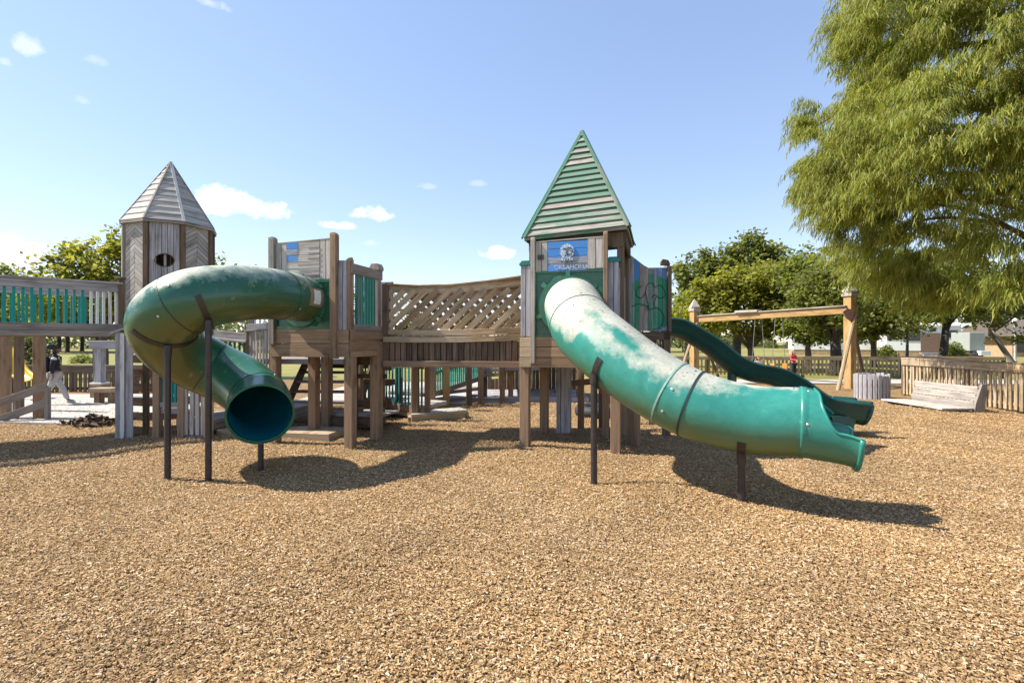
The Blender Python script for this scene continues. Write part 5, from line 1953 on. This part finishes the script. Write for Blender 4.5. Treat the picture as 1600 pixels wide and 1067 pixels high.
def blobset(w, z0, z1, n, seed, sz=.42, flat=.8, dy=.8):
    r = random.Random(seed)
    out = []
    zc, hz_ = (z0 + z1) / 2, (z1 - z0) / 2
    for k in range(n):
        a, t_ = r.uniform(0, 6.28), r.uniform(-1, 1)
        rr = math.sqrt(max(.05, 1 - t_ * t_)) * math.sqrt(r.uniform(.15, 1)) * .72
        s_ = sz * w * r.uniform(.7, 1.25) * .5
        out.append((math.cos(a) * rr * w / 2, math.sin(a) * rr * w / 2 * dy, zc + t_ * hz_ * .72, s_, s_, s_ * flat))
    return out
def at(px, d):
    q = P(px, 533, d)
    return (q.x, q.y, 0)
# left tree behind the walkway, spreading
tree('bushy green tree behind the raised walkway and the eight sided tower', at(160, 25), 8, [
    (-2.6, 0, 4.0, 1.1, 1.2, .9), (-1.9, .4, 5.1, 1.2, 1.2, 1.0), (-.9, 0, 5.4, 1.3, 1.3, 1.0), (.1, .3, 5.9, 1.3, 1.3, 1.0), (1.2, 0, 5.6, 1.3, 1.3, 1.0), (2.5, .3, 5.2, 1.3, 1.3, 1.1), (3.9, 0, 5.4, 1.3, 1.3, 1.0), (5.2, .2, 4.9, 1.0, 1.2, .9),
    (-1.6, -.5, 3.6, 1.2, 1.2, .8), (0, -.4, 4.0, 1.5, 1.3, .9), (1.6, -.3, 3.9, 1.5, 1.3, .9), (3.4, 0, 3.9, 1.4, 1.3, .9), (5.0, 0, 3.7, 1.1, 1.2, .8), (-2.2, .4, 6.1, .55, .6, .5), (.9, 0, 6.7, .6, .6, .4), (-3.5, 0, 3.4, .7, .8, .6)],
    330, 46, .19, 'leaf_c', 'bark_grey', .22, .5, 'trees around the playground', seed=3, th=2.4)
tree('slim dark edged tree cut by the left edge beside the walkway', at(-14, 30), 8, blobset(4.6, 2.5, 6.4, 10, 4), 150, 40, .2, 'leaf_b', 'bark_grey', .2, .55, 'trees around the playground', seed=5)
# right hand group
tree('tall dark crowned tree rising above the yellow green trees behind the swings', at(1150, 40), 9, [
    (-3.4, 0, 7.2, 1.3, 1.4, 1.2), (-3.0, .5, 5.8, 1.3, 1.3, 1.2), (-1.6, 0, 7.4, 1.5, 1.5, 1.1), (.2, 0, 8.3, 1.7, 1.6, 1.2), (1.6, 0, 8.7, 1.6, 1.5, 1.1), (2.9, 0, 8.1, 1.4, 1.4, 1.1), (3.7, 0, 7.1, 1.3, 1.3, 1.1), (1.6, .3, 6.6, 2.2, 2.0, 1.4), (-.6, .2, 6.3, 2.2, 2.0, 1.4), (-2.6, 0, 8.3, .6, .6, .5), (.9, 0, 9.6, .8, .8, .5)],
    330, 46, .26, 'leaf_b', 'bark_dark', .32, .62, 'trees around the playground', seed=7)
tree('broad yellow green tree directly behind the swing beam', at(1172, 33), 8, [
    (-3.4, 0, 3.6, 1.4, 1.4, 1.1), (-2.4, -.4, 4.9, 1.5, 1.4, 1.1), (-1.0, -.5, 5.4, 1.6, 1.5, 1.1), (.6, -.4, 5.7, 1.6, 1.5, 1.1), (2.0, -.3, 5.0, 1.6, 1.4, 1.1), (3.1, 0, 4.1, 1.4, 1.4, 1.1), (-.4, -.6, 4.0, 2.0, 1.5, 1.1), (1.3, -.6, 3.5, 1.8, 1.5, 1.0), (-2.2, -.5, 3.2, 1.5, 1.4, .8), (.5, .5, 2.6, 1.8, 1.3, .5), (2.9, .3, 2.9, 1.3, 1.2, .6)],
    380, 46, .22, 'leaf_c', 'bark_grey', .22, .55, 'trees around the playground', seed=9, th=1.6)
tree('low spreading green tree left of the swing beam post', at(1072, 36), 6, blobset(5.6, 1.2, 5.2, 9, 12), 150, 40, .22, 'leaf_a', 'bark_grey', .18, .55, 'trees around the playground', seed=13)
tree('mid green tree between the swing beam and the drooping cypress', at(1262, 30), 8, blobset(5.4, 1.9, 6.6, 12, 15, .5), 300, 42, .19, 'leaf_a', 'bark_grey', .2, .5, 'trees around the playground', seed=16, th=1.5)
tree('shady tree with a thick dark trunk behind the swing frame post', at(1304, 27), 8, blobset(5.2, 2.2, 5.6, 12, 18, .5), 280, 42, .18, 'leaf_b', 'bark_dark', .30, .5, 'trees around the playground', seed=19, th=2.0)
tree('leafy tree with a forked pale trunk right of the swing frame', at(1364, 36), 8, blobset(7, 2.3, 6.5, 13, 21, .5), 330, 42, .21, 'leaf_b', 'bark_grey', .2, .55, 'trees around the playground', seed=22, th=1.9)
tree('tree with a straight dark trunk before the white mobile home', at(1469, 31), 8, blobset(7.2, 2.9, 6.6, 12, 24, .5), 300, 42, .2, 'leaf_b', 'bark_dark', .24, .5, 'trees around the playground', seed=25, lean=(.35, 0), th=2.9)
tree('tree with a leaning pale trunk next to the lamp post', at(1584, 34), 8, blobset(9.5, 3.0, 6.4, 14, 27, .45), 330, 42, .21, 'leaf_a', 'bark_pale', .17, .55, 'trees around the playground', seed=28, lean=(-1.6, 0), th=2.7)
tree('small thin trunked tree in front of the mobile home windows', at(1417, 44), 8, blobset(6, 3.2, 6.5, 9, 29, .5), 170, 40, .24, 'leaf_a', 'bark_dark', .12, .55, 'trees around the playground', seed=30, th=3.0)
tree('far pale tree at the right edge behind the brown house', at(1650, 75), 10, blobset(16, 3, 11, 10, 31), 160, 40, .4, 'leaf_far', 'bark_grey', .35, 1.0, 'far trees beyond the lawns', seed=32)
for k, (px, d, w, z0, z1) in enumerate(((60, 78, 13, 3, 11), (92, 90, 10, 4, 11), (105, 84, 9, 4, 10), (128, 95, 12, 4, 12), (36, 88, 12, 3, 12), (152, 80, 10, 3, 9), (10, 95, 14, 3, 12), (205, 92, 13, 3, 11), (262, 86, 13, 2, 10), (470, 100, 16, 2, 10), (560, 105, 18, 1.5, 10), (640, 98, 16, 2, 9), (720, 105, 18, 1.5, 10), (800, 96, 16, 2, 9), (880, 104, 18, 2, 10), (960, 92, 16, 2, 9), (1030, 85, 15, 2, 9), (1240, 95, 20, 1.5, 11), (1330, 100, 20, 1.5, 11), (1440, 105, 22, 1.5, 13), (1540, 105, 22, 1.5, 12), (-60, 85, 16, 2, 12), (1700, 90, 22, 2, 13))):
    words = ['grey green', 'rounded', 'thin trunked', 'wide', 'tall', 'short'][k % 6]
    near = 'past the left path' if px < 300 else ('seen below the bridge' if px < 1000 else 'past the mobile homes')
    tree('far tree in the line of trees %s' % ('across the left lawn' if px < 300 else 'behind the playground' if px < 1050 else 'behind the mobile homes'), at(px, d), z1, blobset(w, z0, z1, 7, 40 + k, .5), 70, 34, .5, 'leaf_far', 'bark_dark', .3, 1.1,
         'far trees across the left lawn' if px < 300 else 'far trees behind the playground' if px < 1050 else 'far trees behind the mobile homes', seed=60 + k)
def shrub(label, base, w, h, n, mat, leaf, seed):
    r = np.random.default_rng(seed)
    d = r.normal(size=(n, 3)); d /= np.linalg.norm(d, axis=1, keepdims=True)
    d[:, 2] = np.abs(d[:, 2])
    C = d * (.55 + .5 * r.random((n, 1)) ** .5) * np.array([w / 2, w / 2.4, h]) * (1 + .12 * np.sin(d[:, :1] * 9))
    V, F = leaf_quads(C, leaf, .4, 1.5, r)
    o = thing('shrub', label, 'shrub', base, 0, 'clipped shrubs on the far lawn')
    np_mesh('foliage', V, F, mat, o)
    mb = MB()
    for k in range(6):
        mb.tube([(0, 0, 0), (math.cos(k) * w * .3, math.sin(k) * w * .3, h * .7)], [.05, .015], 5)
    mb.build('stems', 'bark_dark', o)
shrub('round dark green shrub before the mobile home, left of the dark trunk', at(1383, 46), 2.1, 1.35, 2600, 'leaf_a', .15, 81)
shrub('round bright shrub right of the dark trunk before the mobile home', at(1489, 46), 2.2, 1.6, 2800, 'leaf_a', .15, 82)
shrub('low loose shrub on the bright lawn behind the column', at(128, 42), 1.8, .7, 900, 'leaf_b', .13, 83)
shrub('tall grey green shrub on the left lawn between brown posts', at(50, 34), 2.0, 2.3, 2600, 'leaf_far', .16, 84)
# background woods that read as one mass behind everything
r = np.random.default_rng(90)
n = 26000
ang_ = r.uniform(R(-62), R(62), n)
dist = r.uniform(150, 200, n)
zz = r.random(n) ** .8 * (5.0 + 2.5 * np.sin(ang_ * 23) + 1.8 * np.sin(ang_ * 61) + 1.0 * np.sin(ang_ * 140))
V, F = leaf_quads(np.stack([dist * np.sin(ang_), dist * np.cos(ang_), zz], 1), 1.3, .3, 1.3, r)
w_ = np_mesh('treeline', V, F, 'leaf_far')
w_['kind'] = 'stuff'

# the great drooping cypress at the right
CY = thing('weeping_cypress', 'huge feathery yellow green cypress filling the upper right', 'tree', (15.6, 13.2, 0))
mb = MB()
mb.tube([(0, 0, -.2), (.05, 0, 1), (0, 0, 5), (.1, .1, 10), (.1, .1, 15)], [.75, .55, .45, .3, .1], 14)
rc = random.Random(5)
strands, rust = [], []
def spray(p, d, ln, dens, store):
    """one drooping spray: a bowed twig with a fringe of hanging strands"""
    side = Vector((-d.y, d.x, 0)).normalized()
    n_ = int(dens * ln)
    for k in range(n_):
        t_ = (k + rc.random()) / n_
        q = p + d * (ln * t_) + Z3 * (.12 * math.sin(t_ * 2.6) - .42 * ln * t_ * t_)
        w = (.10 + .30 * math.sin(min(1, t_ * 1.15) * math.pi)) * ln * .5
        q += side * rc.gauss(0, w * .62) + Z3 * (rc.gauss(0, .05))
        off = (q - p).dot(side)
        q.z -= off * off * .35 / max(.2, ln)
        dirv = (d * .55 * rc.uniform(0, 1.4) + side * (off * .5 + rc.gauss(0, .3)) + Vector((0, 0, -.9))).normalized()
        store.append((q, dirv, rc.uniform(.08, .22) * (.7 + .5 * ln)))
zs = []
limbs = 0
def shell_r(an, z):
    """how far the crown reaches at this bearing and height: lumpy"""
    r_ = 7.35
    if z < 5.6:
        r_ *= .66 + .34 * (z - 2.6) / 3.0
    if z > 9:
        r_ *= 1 - .05 * (z - 9)
    k = (.93 + .26 * mnoise.noise((an * 2.6, z * .75, 1.7)) + .10 * mnoise.noise((an * 7, z * 1.9, 5.1)))
    return r_ * min(k, 1.0)
def bearing():
    return rc.uniform(0, 6.28) if rc.random() < .15 else rc.uniform(R(95), R(305))   # most towards the left and the camera
for limbs in range(75):
    z, an = rc.uniform(2.8, 13.6), bearing()
    R_ = shell_r(an, z) * rc.uniform(.8, 1.0)
    dirh = Vector((math.cos(an), math.sin(an), 0))
    e = dirh * R_ + Z3 * z
    st_ = Z3 * max(1.8, z - rc.uniform(.8, 2.6))
    pts = [st_, dirh * R_ * .42 + Z3 * (z + rc.uniform(-.3, .5)), dirh * R_ * .8 + Z3 * (z + .3), e - Z3 * .3]
    c = [Vector(q) for q in crom([tuple(q) for q in pts], 5)]
    m_ = len(c)
    mb.tube(c, [.07 * (1 - .9 * i / m_) + .005 for i in range(m_)], 6)
    for k in range(40):
        t_ = rc.uniform(.1, 1.0) ** .75
        f = t_ * (m_ - 1)
        i = min(m_ - 2, int(f))
        p = c[i].lerp(c[i + 1], f - i)
        aa = an + rc.gauss(0, .75)
        dv = Vector((math.cos(aa), math.sin(aa), rc.uniform(-.1, .45))).normalized()
        spray(p + Z3 * rc.gauss(0, .12), dv, rc.uniform(.35, .95), 56, strands)
for k in range(760):            # outer tufts: sprays fanning out and drooping from one point
    z, an = rc.uniform(2.9, 13.8), bearing()
    R_ = shell_r(an, z) * (1 - abs(rc.gauss(0, .09))) - .35
    p = Vector((math.cos(an) * R_, math.sin(an) * R_, z))
    big_ = rc.uniform(.75, 1.3)
    for j in range(11):
        aa = an + rc.gauss(0, .85)
        dv = Vector((math.cos(aa), math.sin(aa), rc.uniform(-.15, .75))).normalized()
        tgt = strands
        if (p - Vector((-7.0, -2.6, 3.9))).length < .8 and rc.random() < .6:
            tgt = rust
        spray(p + Vector((rc.gauss(0, .08), rc.gauss(0, .08), rc.gauss(0, .08))), dv, rc.uniform(.5, .95) * big_, 48, tgt)
mb.build('trunk', 'bark_red', CY, smooth=True)
def strand_mesh(name, S, mat):
    n = len(S)
    q = np.array([tuple(s[0]) for s in S]); d = np.array([tuple(s[1]) for s in S]); l = np.array([s[2] for s in S])[:, None]
    r = np.random.default_rng(3)
    a = r.random(n) * 6.283
    s = np.stack([np.cos(a), np.sin(a), np.zeros(n)], 1)
    w = (.007 + .008 * r.random(n))[:, None]
    bend = np.stack([r.normal(size=n) * .12, r.normal(size=n) * .12, np.zeros(n)], 1) * l
    p0, p1, p2 = q, q + d * l * .5 + bend, q + d * l + np.array([0, 0, -.04])
    V = np.stack([p0 - s * w * .6, p0 + s * w * .6, p1 + s * w, p1 - s * w, p2 + s * w * .25, p2 - s * w * .25], 1).reshape(-1, 3)
    b = np.arange(n) * 6
    F = np.concatenate([np.stack([b, b + 1, b + 2, b + 3], 1), np.stack([b + 3, b + 2, b + 4, b + 5], 1)])
    return np_mesh(name, V, F, mat, CY)
print('strands', len(strands), len(rust))
strand_mesh('crown', strands, 'leaf_cyp')
if rust:
    strand_mesh('rusty_sprays', rust, 'leaf_rust')
# ------------------------------------------------------------------ people
MAT['skin'] = plain('warm_skin', (.50, .30, .20), .5, 0, .08)
MAT['skin_dark'] = plain('brown_skin', (.22, .115, .07), .5, 0, .08)
MAT['hair'] = plain('black_hair', (.012, .010, .010), .5, 0, .3, 30, .3)
MAT['cloth_black'] = plain('black_cloth', (.015, .015, .02), .85, 0, .2, 8)
MAT['cloth_white'] = plain('white_cloth', (.62, .62, .64), .85, 0, .08)
MAT['cloth_grey'] = plain('pale_grey_trousers', (.40, .39, .38), .85, 0, .12)
MAT['cloth_red'] = plain('red_shirt', (.62, .025, .05), .8, 0, .1)
MAT['cloth_navy'] = plain('dark_jeans', (.02, .022, .035), .8, 0, .15)
MAT['shoe'] = plain('pale_shoes', (.5, .5, .5), .6, 0, .1)
MAT['eye'] = plain('dark_eye', (.01, .01, .01), .3)
MAT['lips'] = plain('lips', (.35, .1, .1), .5)
def skin_obj(name, chains, mat, parent, sub=2):
    """chains: lists of (x,y,z,r); points with equal positions are shared so limbs join"""
    idx, V, Rr, E = {}, [], [], []
    for ch in chains:
        prev = None
        for (x, y, z, r) in ch:
            k = (round(x, 4), round(y, 4), round(z, 4))
            if k not in idx:
                idx[k] = len(V); V.append((x, y, z)); Rr.append(r)
            if prev is not None and prev != idx[k]:
                E.append((prev, idx[k]))
            prev = idx[k]
    me = bpy.data.meshes.new(name)
    me.from_pydata(V, E, [])
    me.materials.append(MAT[mat])
    o = bpy.data.objects.new(name, me)
    COL.objects.link(o)
    o.parent = parent
    m = o.modifiers.new('skin', 'SKIN')
    m.use_smooth_shade = True
    sv = me.skin_vertices[0].data
    for i, r in enumerate(Rr):
        sv[i].radius = r if isinstance(r, tuple) else (r, r)
    seen = set()
    adj = {i: [] for i in range(len(V))}
    for a, b in E:
        adj[a].append(b); adj[b].append(a)
    for i in range(len(V)):
        if i not in seen:
            sv[i].use_root = True
            st = [i]
            while st:
                q = st.pop()
                if q in seen: continue
                seen.add(q); st += adj[q]
    s = o.modifiers.new('sub', 'SUBSURF')
    s.levels = s.render_levels = sub
    return o
def hand(w, e, sg, up=Vector((0, 0, 1))):
    """palm and five curled fingers from wrist w along direction e"""
    w, e = Vector(w), Vector(e).normalized()
    s = e.cross(up).normalized()
    n = s.cross(e)
    out = []
    pm = w + e * .05
    out.append([tuple(w) + (.022,), tuple(pm) + ((.034, .018),)])
    for k, (o, l) in enumerate(((-.03, .062), (-.01, .072), (.01, .068), (.028, .052))):
        b = pm + s * o + e * .035
        m = b + e * l * .5 - n * .008
        t = m + e * l * .38 - n * .03
        out.append([tuple(pm) + ((.034, .018),), tuple(b) + (.0105,), tuple(m) + (.009,), tuple(t) + (.0075,)])
    tb = pm - s * .036 * sg + e * .0
    tt = tb + e * .045 - s * .02 * sg - n * .01
    out.append([tuple(pm) + ((.034, .018),), tuple(tb) + (.013,), tuple(tt) + (.010,)])
    return out
def person(label, loc, rz, S, pose, skin='skin', child=False):
    """pose: dict of joints in metres for a 1.6 m figure, scaled by S; faces -y"""
    o = thing('person', label, 'person', loc, rz, None)
    o.scale = (S, S, S)
    J = {k: Vector(v) for k, v in pose['J'].items()}
    t = lambda k, r: tuple(J[k]) + (r,)
    hd = J['head']
    f = J['face'].normalized()
    neck = [t('pelvis', (.13, .10)), t('waist', (.115, .085)), t('chest', (.145, .10)), t('neck', .05), tuple(J['neck'].lerp(hd, .45)) + (.05,), tuple(hd - Z3 * .05 + f * .02) + ((.068, .075),), tuple(hd + Z3 * .03) + ((.078, .09),), tuple(hd + Z3 * .10) + ((.05, .055),)]
    ch = [neck, [tuple(hd - Z3 * .05 + f * .02) + ((.068, .075),), tuple(hd - Z3 * .015 + f * .098) + (.014,)]]
    sd = f.cross(Z3).normalized()
    for sg in (-1, 1):
        ch.append([tuple(hd + Z3 * .03) + ((.078, .09),), tuple(hd + Z3 * .0 + sd * .085 * sg) + (.02,)])
    for s_ in 'lr':
        ch.append([t('chest', (.145, .10)), t('sh' + s_, .058), t('el' + s_, .042), t('wr' + s_, .028)])
        d = (J['wr' + s_] - J['el' + s_]).normalized()
        hh = hand(J['wr' + s_], d, 1 if s_ == 'l' else -1, Vector((0, -1, .2)) if abs(d.z) > .7 else Z3)
        hh[0][0] = t('wr' + s_, .028)
        ch += hh
        ch.append([t('pelvis', (.13, .10)), t('hip' + s_, .088), t('kn' + s_, .06), t('an' + s_, .038), t('toe' + s_, .035)])
    skin_obj('body', ch, skin, o)
    # clothes
    c = pose['C']
    sh = [[t('pelvis', (.155, .125)), t('waist', (.15, .12)), t('chest', (.165, .122)), tuple(J['neck'] - Z3 * .03) + (.075,)]]
    for s_ in 'lr':
        k = pose.get('sleeve', .6)
        e = J['sh' + s_].lerp(J['el' + s_], min(1, k * 1.6))
        pts = [t('chest', (.165, .122)), t('sh' + s_, .075), tuple(e) + (.06,)]
        if k > .7:
            pts.append(tuple(J['el' + s_].lerp(J['wr' + s_], .9)) + (.042,))
        sh.append(pts)
    skin_obj('shirt', sh, c['shirt'], o)
    tr = []
    for s_ in 'lr':
        q = [tuple(J['pelvis'] - Z3 * .0) + ((.15, .12),), t('hip' + s_, .105), t('kn' + s_, .08)]
        if not pose.get('shorts'):
            q.append(tuple(J['kn' + s_].lerp(J['an' + s_], .93)) + (.066,))
        tr.append(q)
    skin_obj('trousers', tr, c['trousers'], o)
    for s_ in 'lr':
        a, b = J['an' + s_], J['toe' + s_]
        d = (b - a); d.z = 0; d.normalize()
        g = Vector((a.x, a.y, a.z - .035))
        skin_obj('shoe', [[tuple(g - d * .05) + ((.045, .04),), tuple(g + d * .05 - Z3 * .005) + ((.048, .038),), tuple(g + d * .17 - Z3 * .012) + ((.042, .026),)]], c['shoe'], o, 1)
    # hair and face
    hb = [[tuple(hd + Z3 * .02 - f * .04) + ((.088, .075),), tuple(hd + Z3 * .075 - f * .015) + ((.088, .092),), tuple(hd + Z3 * .118) + ((.05, .055),)]]
    if pose.get('hair') == 'long':
        for sg in (-1, 1):
            hb.append([tuple(hd + Z3 * .02 - f * .04) + ((.088, .075),), tuple(hd - Z3 * .08 + sd * .075 * sg - f * .03) + (.042,), tuple(hd - Z3 * .20 + sd * .085 * sg - f * .0) + (.036,)])
    if pose.get('hair') == 'bun':
        hb.append([tuple(hd + Z3 * .075 - f * .015) + ((.088, .092),), tuple(hd + Z3 * .09 - f * .14) + ((.095, .10),), tuple(hd + Z3 * .13 - f * .24) + ((.085, .09),)])
        hb.append([tuple(hd + Z3 * .02 - f * .04) + ((.088, .075),), tuple(hd - Z3 * .09 - f * .05) + (.05,)])
    skin_obj('hair', hb, c.get('hair', 'hair'), o)
    for sg in (-1, 1):
        e = hd + Z3 * .018 + f * .083 + sd * .032 * sg
        MB().lathe(e, [(.002, -.006), (.010, 0), (.002, .006)], 8, f).build('eye', 'eye', o)
    MB().bar(hd - Z3 * .06 + f * .086 - sd * .024, hd - Z3 * .06 + f * .086 + sd * .024, .012, .010, Z3).build('mouth', 'lips', o)
    return o
BASE = {'pelvis': (0, 0, .86), 'waist': (0, 0, 1.0), 'chest': (0, .01, 1.2), 'neck': (0, .01, 1.34), 'head': (0, -.01, 1.47), 'face': (0, -1, 0),
        'shl': (.17, .01, 1.29), 'shr': (-.17, .01, 1.29), 'ell': (.22, .02, 1.05), 'elr': (-.22, .02, 1.05), 'wrl': (.24, -.03, .83), 'wrr': (-.24, -.03, .83),
        'hipl': (.09, 0, .80), 'hipr': (-.09, 0, .80), 'knl': (.10, -.01, .45), 'knr': (-.10, -.01, .45), 'anl': (.10, .02, .075), 'anr': (-.10, .02, .075), 'toel': (.11, -.12, .035), 'toer': (-.11, -.12, .035)}
# youth walking to the right, seen from behind and the side
J = dict(BASE)
J.update({'knl': (.10, -.16, .47), 'anl': (.10, -.30, .085), 'toel': (.11, -.44, .05), 'knr': (-.10, .10, .45), 'anr': (-.10, .36, .10), 'toer': (-.10, .24, .04), 'chest': (0, -.02, 1.2), 'head': (0, -.06, 1.47),
          'ell': (.24, -.06, 1.06), 'wrl': (.22, -.16, .86), 'elr': (-.24, .08, 1.05), 'wrr': (-.22, .06, .82)})
q = G(85, 637)
pz = .09
yo = person('young person in a black top and pale grey trousers walking along the path', (q.x, q.y, pz), R(138), 1.0,
            {'J': J, 'C': {'shirt': 'cloth_black', 'trousers': 'cloth_grey', 'shoe': 'shoe'}, 'sleeve': .8, 'hair': 'bun'}, 'skin_dark')
for s_ in 'lr':
    a_, b_ = Vector(J['sh' + s_]), Vector(J['el' + s_])
    skin_obj('sleeve', [[tuple(a_ + Vector((0, 0, .01))) + (.082,), tuple(a_.lerp(b_, .5)) + (.074,)]], 'cloth_white', yo)
bp = thing('backpack', 'black backpack worn by the young person on the path', 'backpack', (q.x, q.y, pz), R(138))
skin_obj('pack', [[(0, .18, .84, (.18, .10)), (0, .21, 1.02, (.19, .13)), (0, .19, 1.24, (.17, .11)), (0, .16, 1.33, (.11, .07))]], 'cloth_black', bp)
skin_obj('pocket', [[(0, .30, .95, (.10, .04)), (0, .30, 1.06, (.10, .045))]], 'cloth_black', bp)
for sx in (-.09, .09):
    MB().tube([(sx, .16, 1.28), (sx * 1.1, .02, 1.385), (sx * 1.3, -.13, 1.28), (sx * 1.5, -.12, 1.08), (sx * 1.6, .1, .96)], .016, 6).build('strap', 'cloth_black', bp, smooth=True)
MB().box((.04, .345, .97), .012, .006, .12).build('zip_tab', 'galv', bp)
# woman in red by the far fence, arms folded in front
J = dict(BASE)
J.update({'ell': (.23, -.02, 1.08), 'wrl': (.04, -.20, 1.02), 'elr': (-.23, -.02, 1.08), 'wrr': (-.04, -.21, 1.05)})
q = P(1240, 533, 24.2)
person('woman with long dark hair in a red shirt standing by the far fence', (q.x, q.y, .11), R(18), .78, {'J': J, 'C': {'shirt': 'cloth_red', 'trousers': 'cloth_navy', 'shoe': 'cloth_black'}, 'sleeve': .5, 'hair': 'long'})
# child seated on the yellow swing
J = dict(BASE)
J.update({'pelvis': (0, .02, .60), 'waist': (0, .05, .74), 'chest': (0, .06, .94), 'neck': (0, .05, 1.07), 'head': (0, .03, 1.2), 'shl': (.16, .06, 1.02), 'shr': (-.16, .06, 1.02), 'ell': (.27, 0, .86), 'elr': (-.27, 0, .86),
          'wrl': (.25, -.05, 1.05), 'wrr': (-.25, -.05, 1.05), 'hipl': (.09, -.03, .57), 'hipr': (-.09, -.03, .57), 'knl': (.10, -.42, .58), 'knr': (-.10, -.42, .55), 'anl': (.10, -.55, .2), 'anr': (-.10, -.52, .18), 'toel': (.1, -.68, .16), 'toer': (-.1, -.65, .13)})
a, b = P(1328, 533, 19.3), P(1085, 533, 24.5)
c = Vector((a.x, a.y, 0)).lerp(Vector((b.x, b.y, 0)), .53)
person('small child in a pale top sitting in the yellow swing', (c.x, c.y - .05, .14), R(10), .78, {'J': J, 'C': {'shirt': 'cloth_white', 'trousers': 'cloth_navy', 'shoe': 'shoe'}, 'sleeve': .5, 'hair': 'long', 'shorts': True})
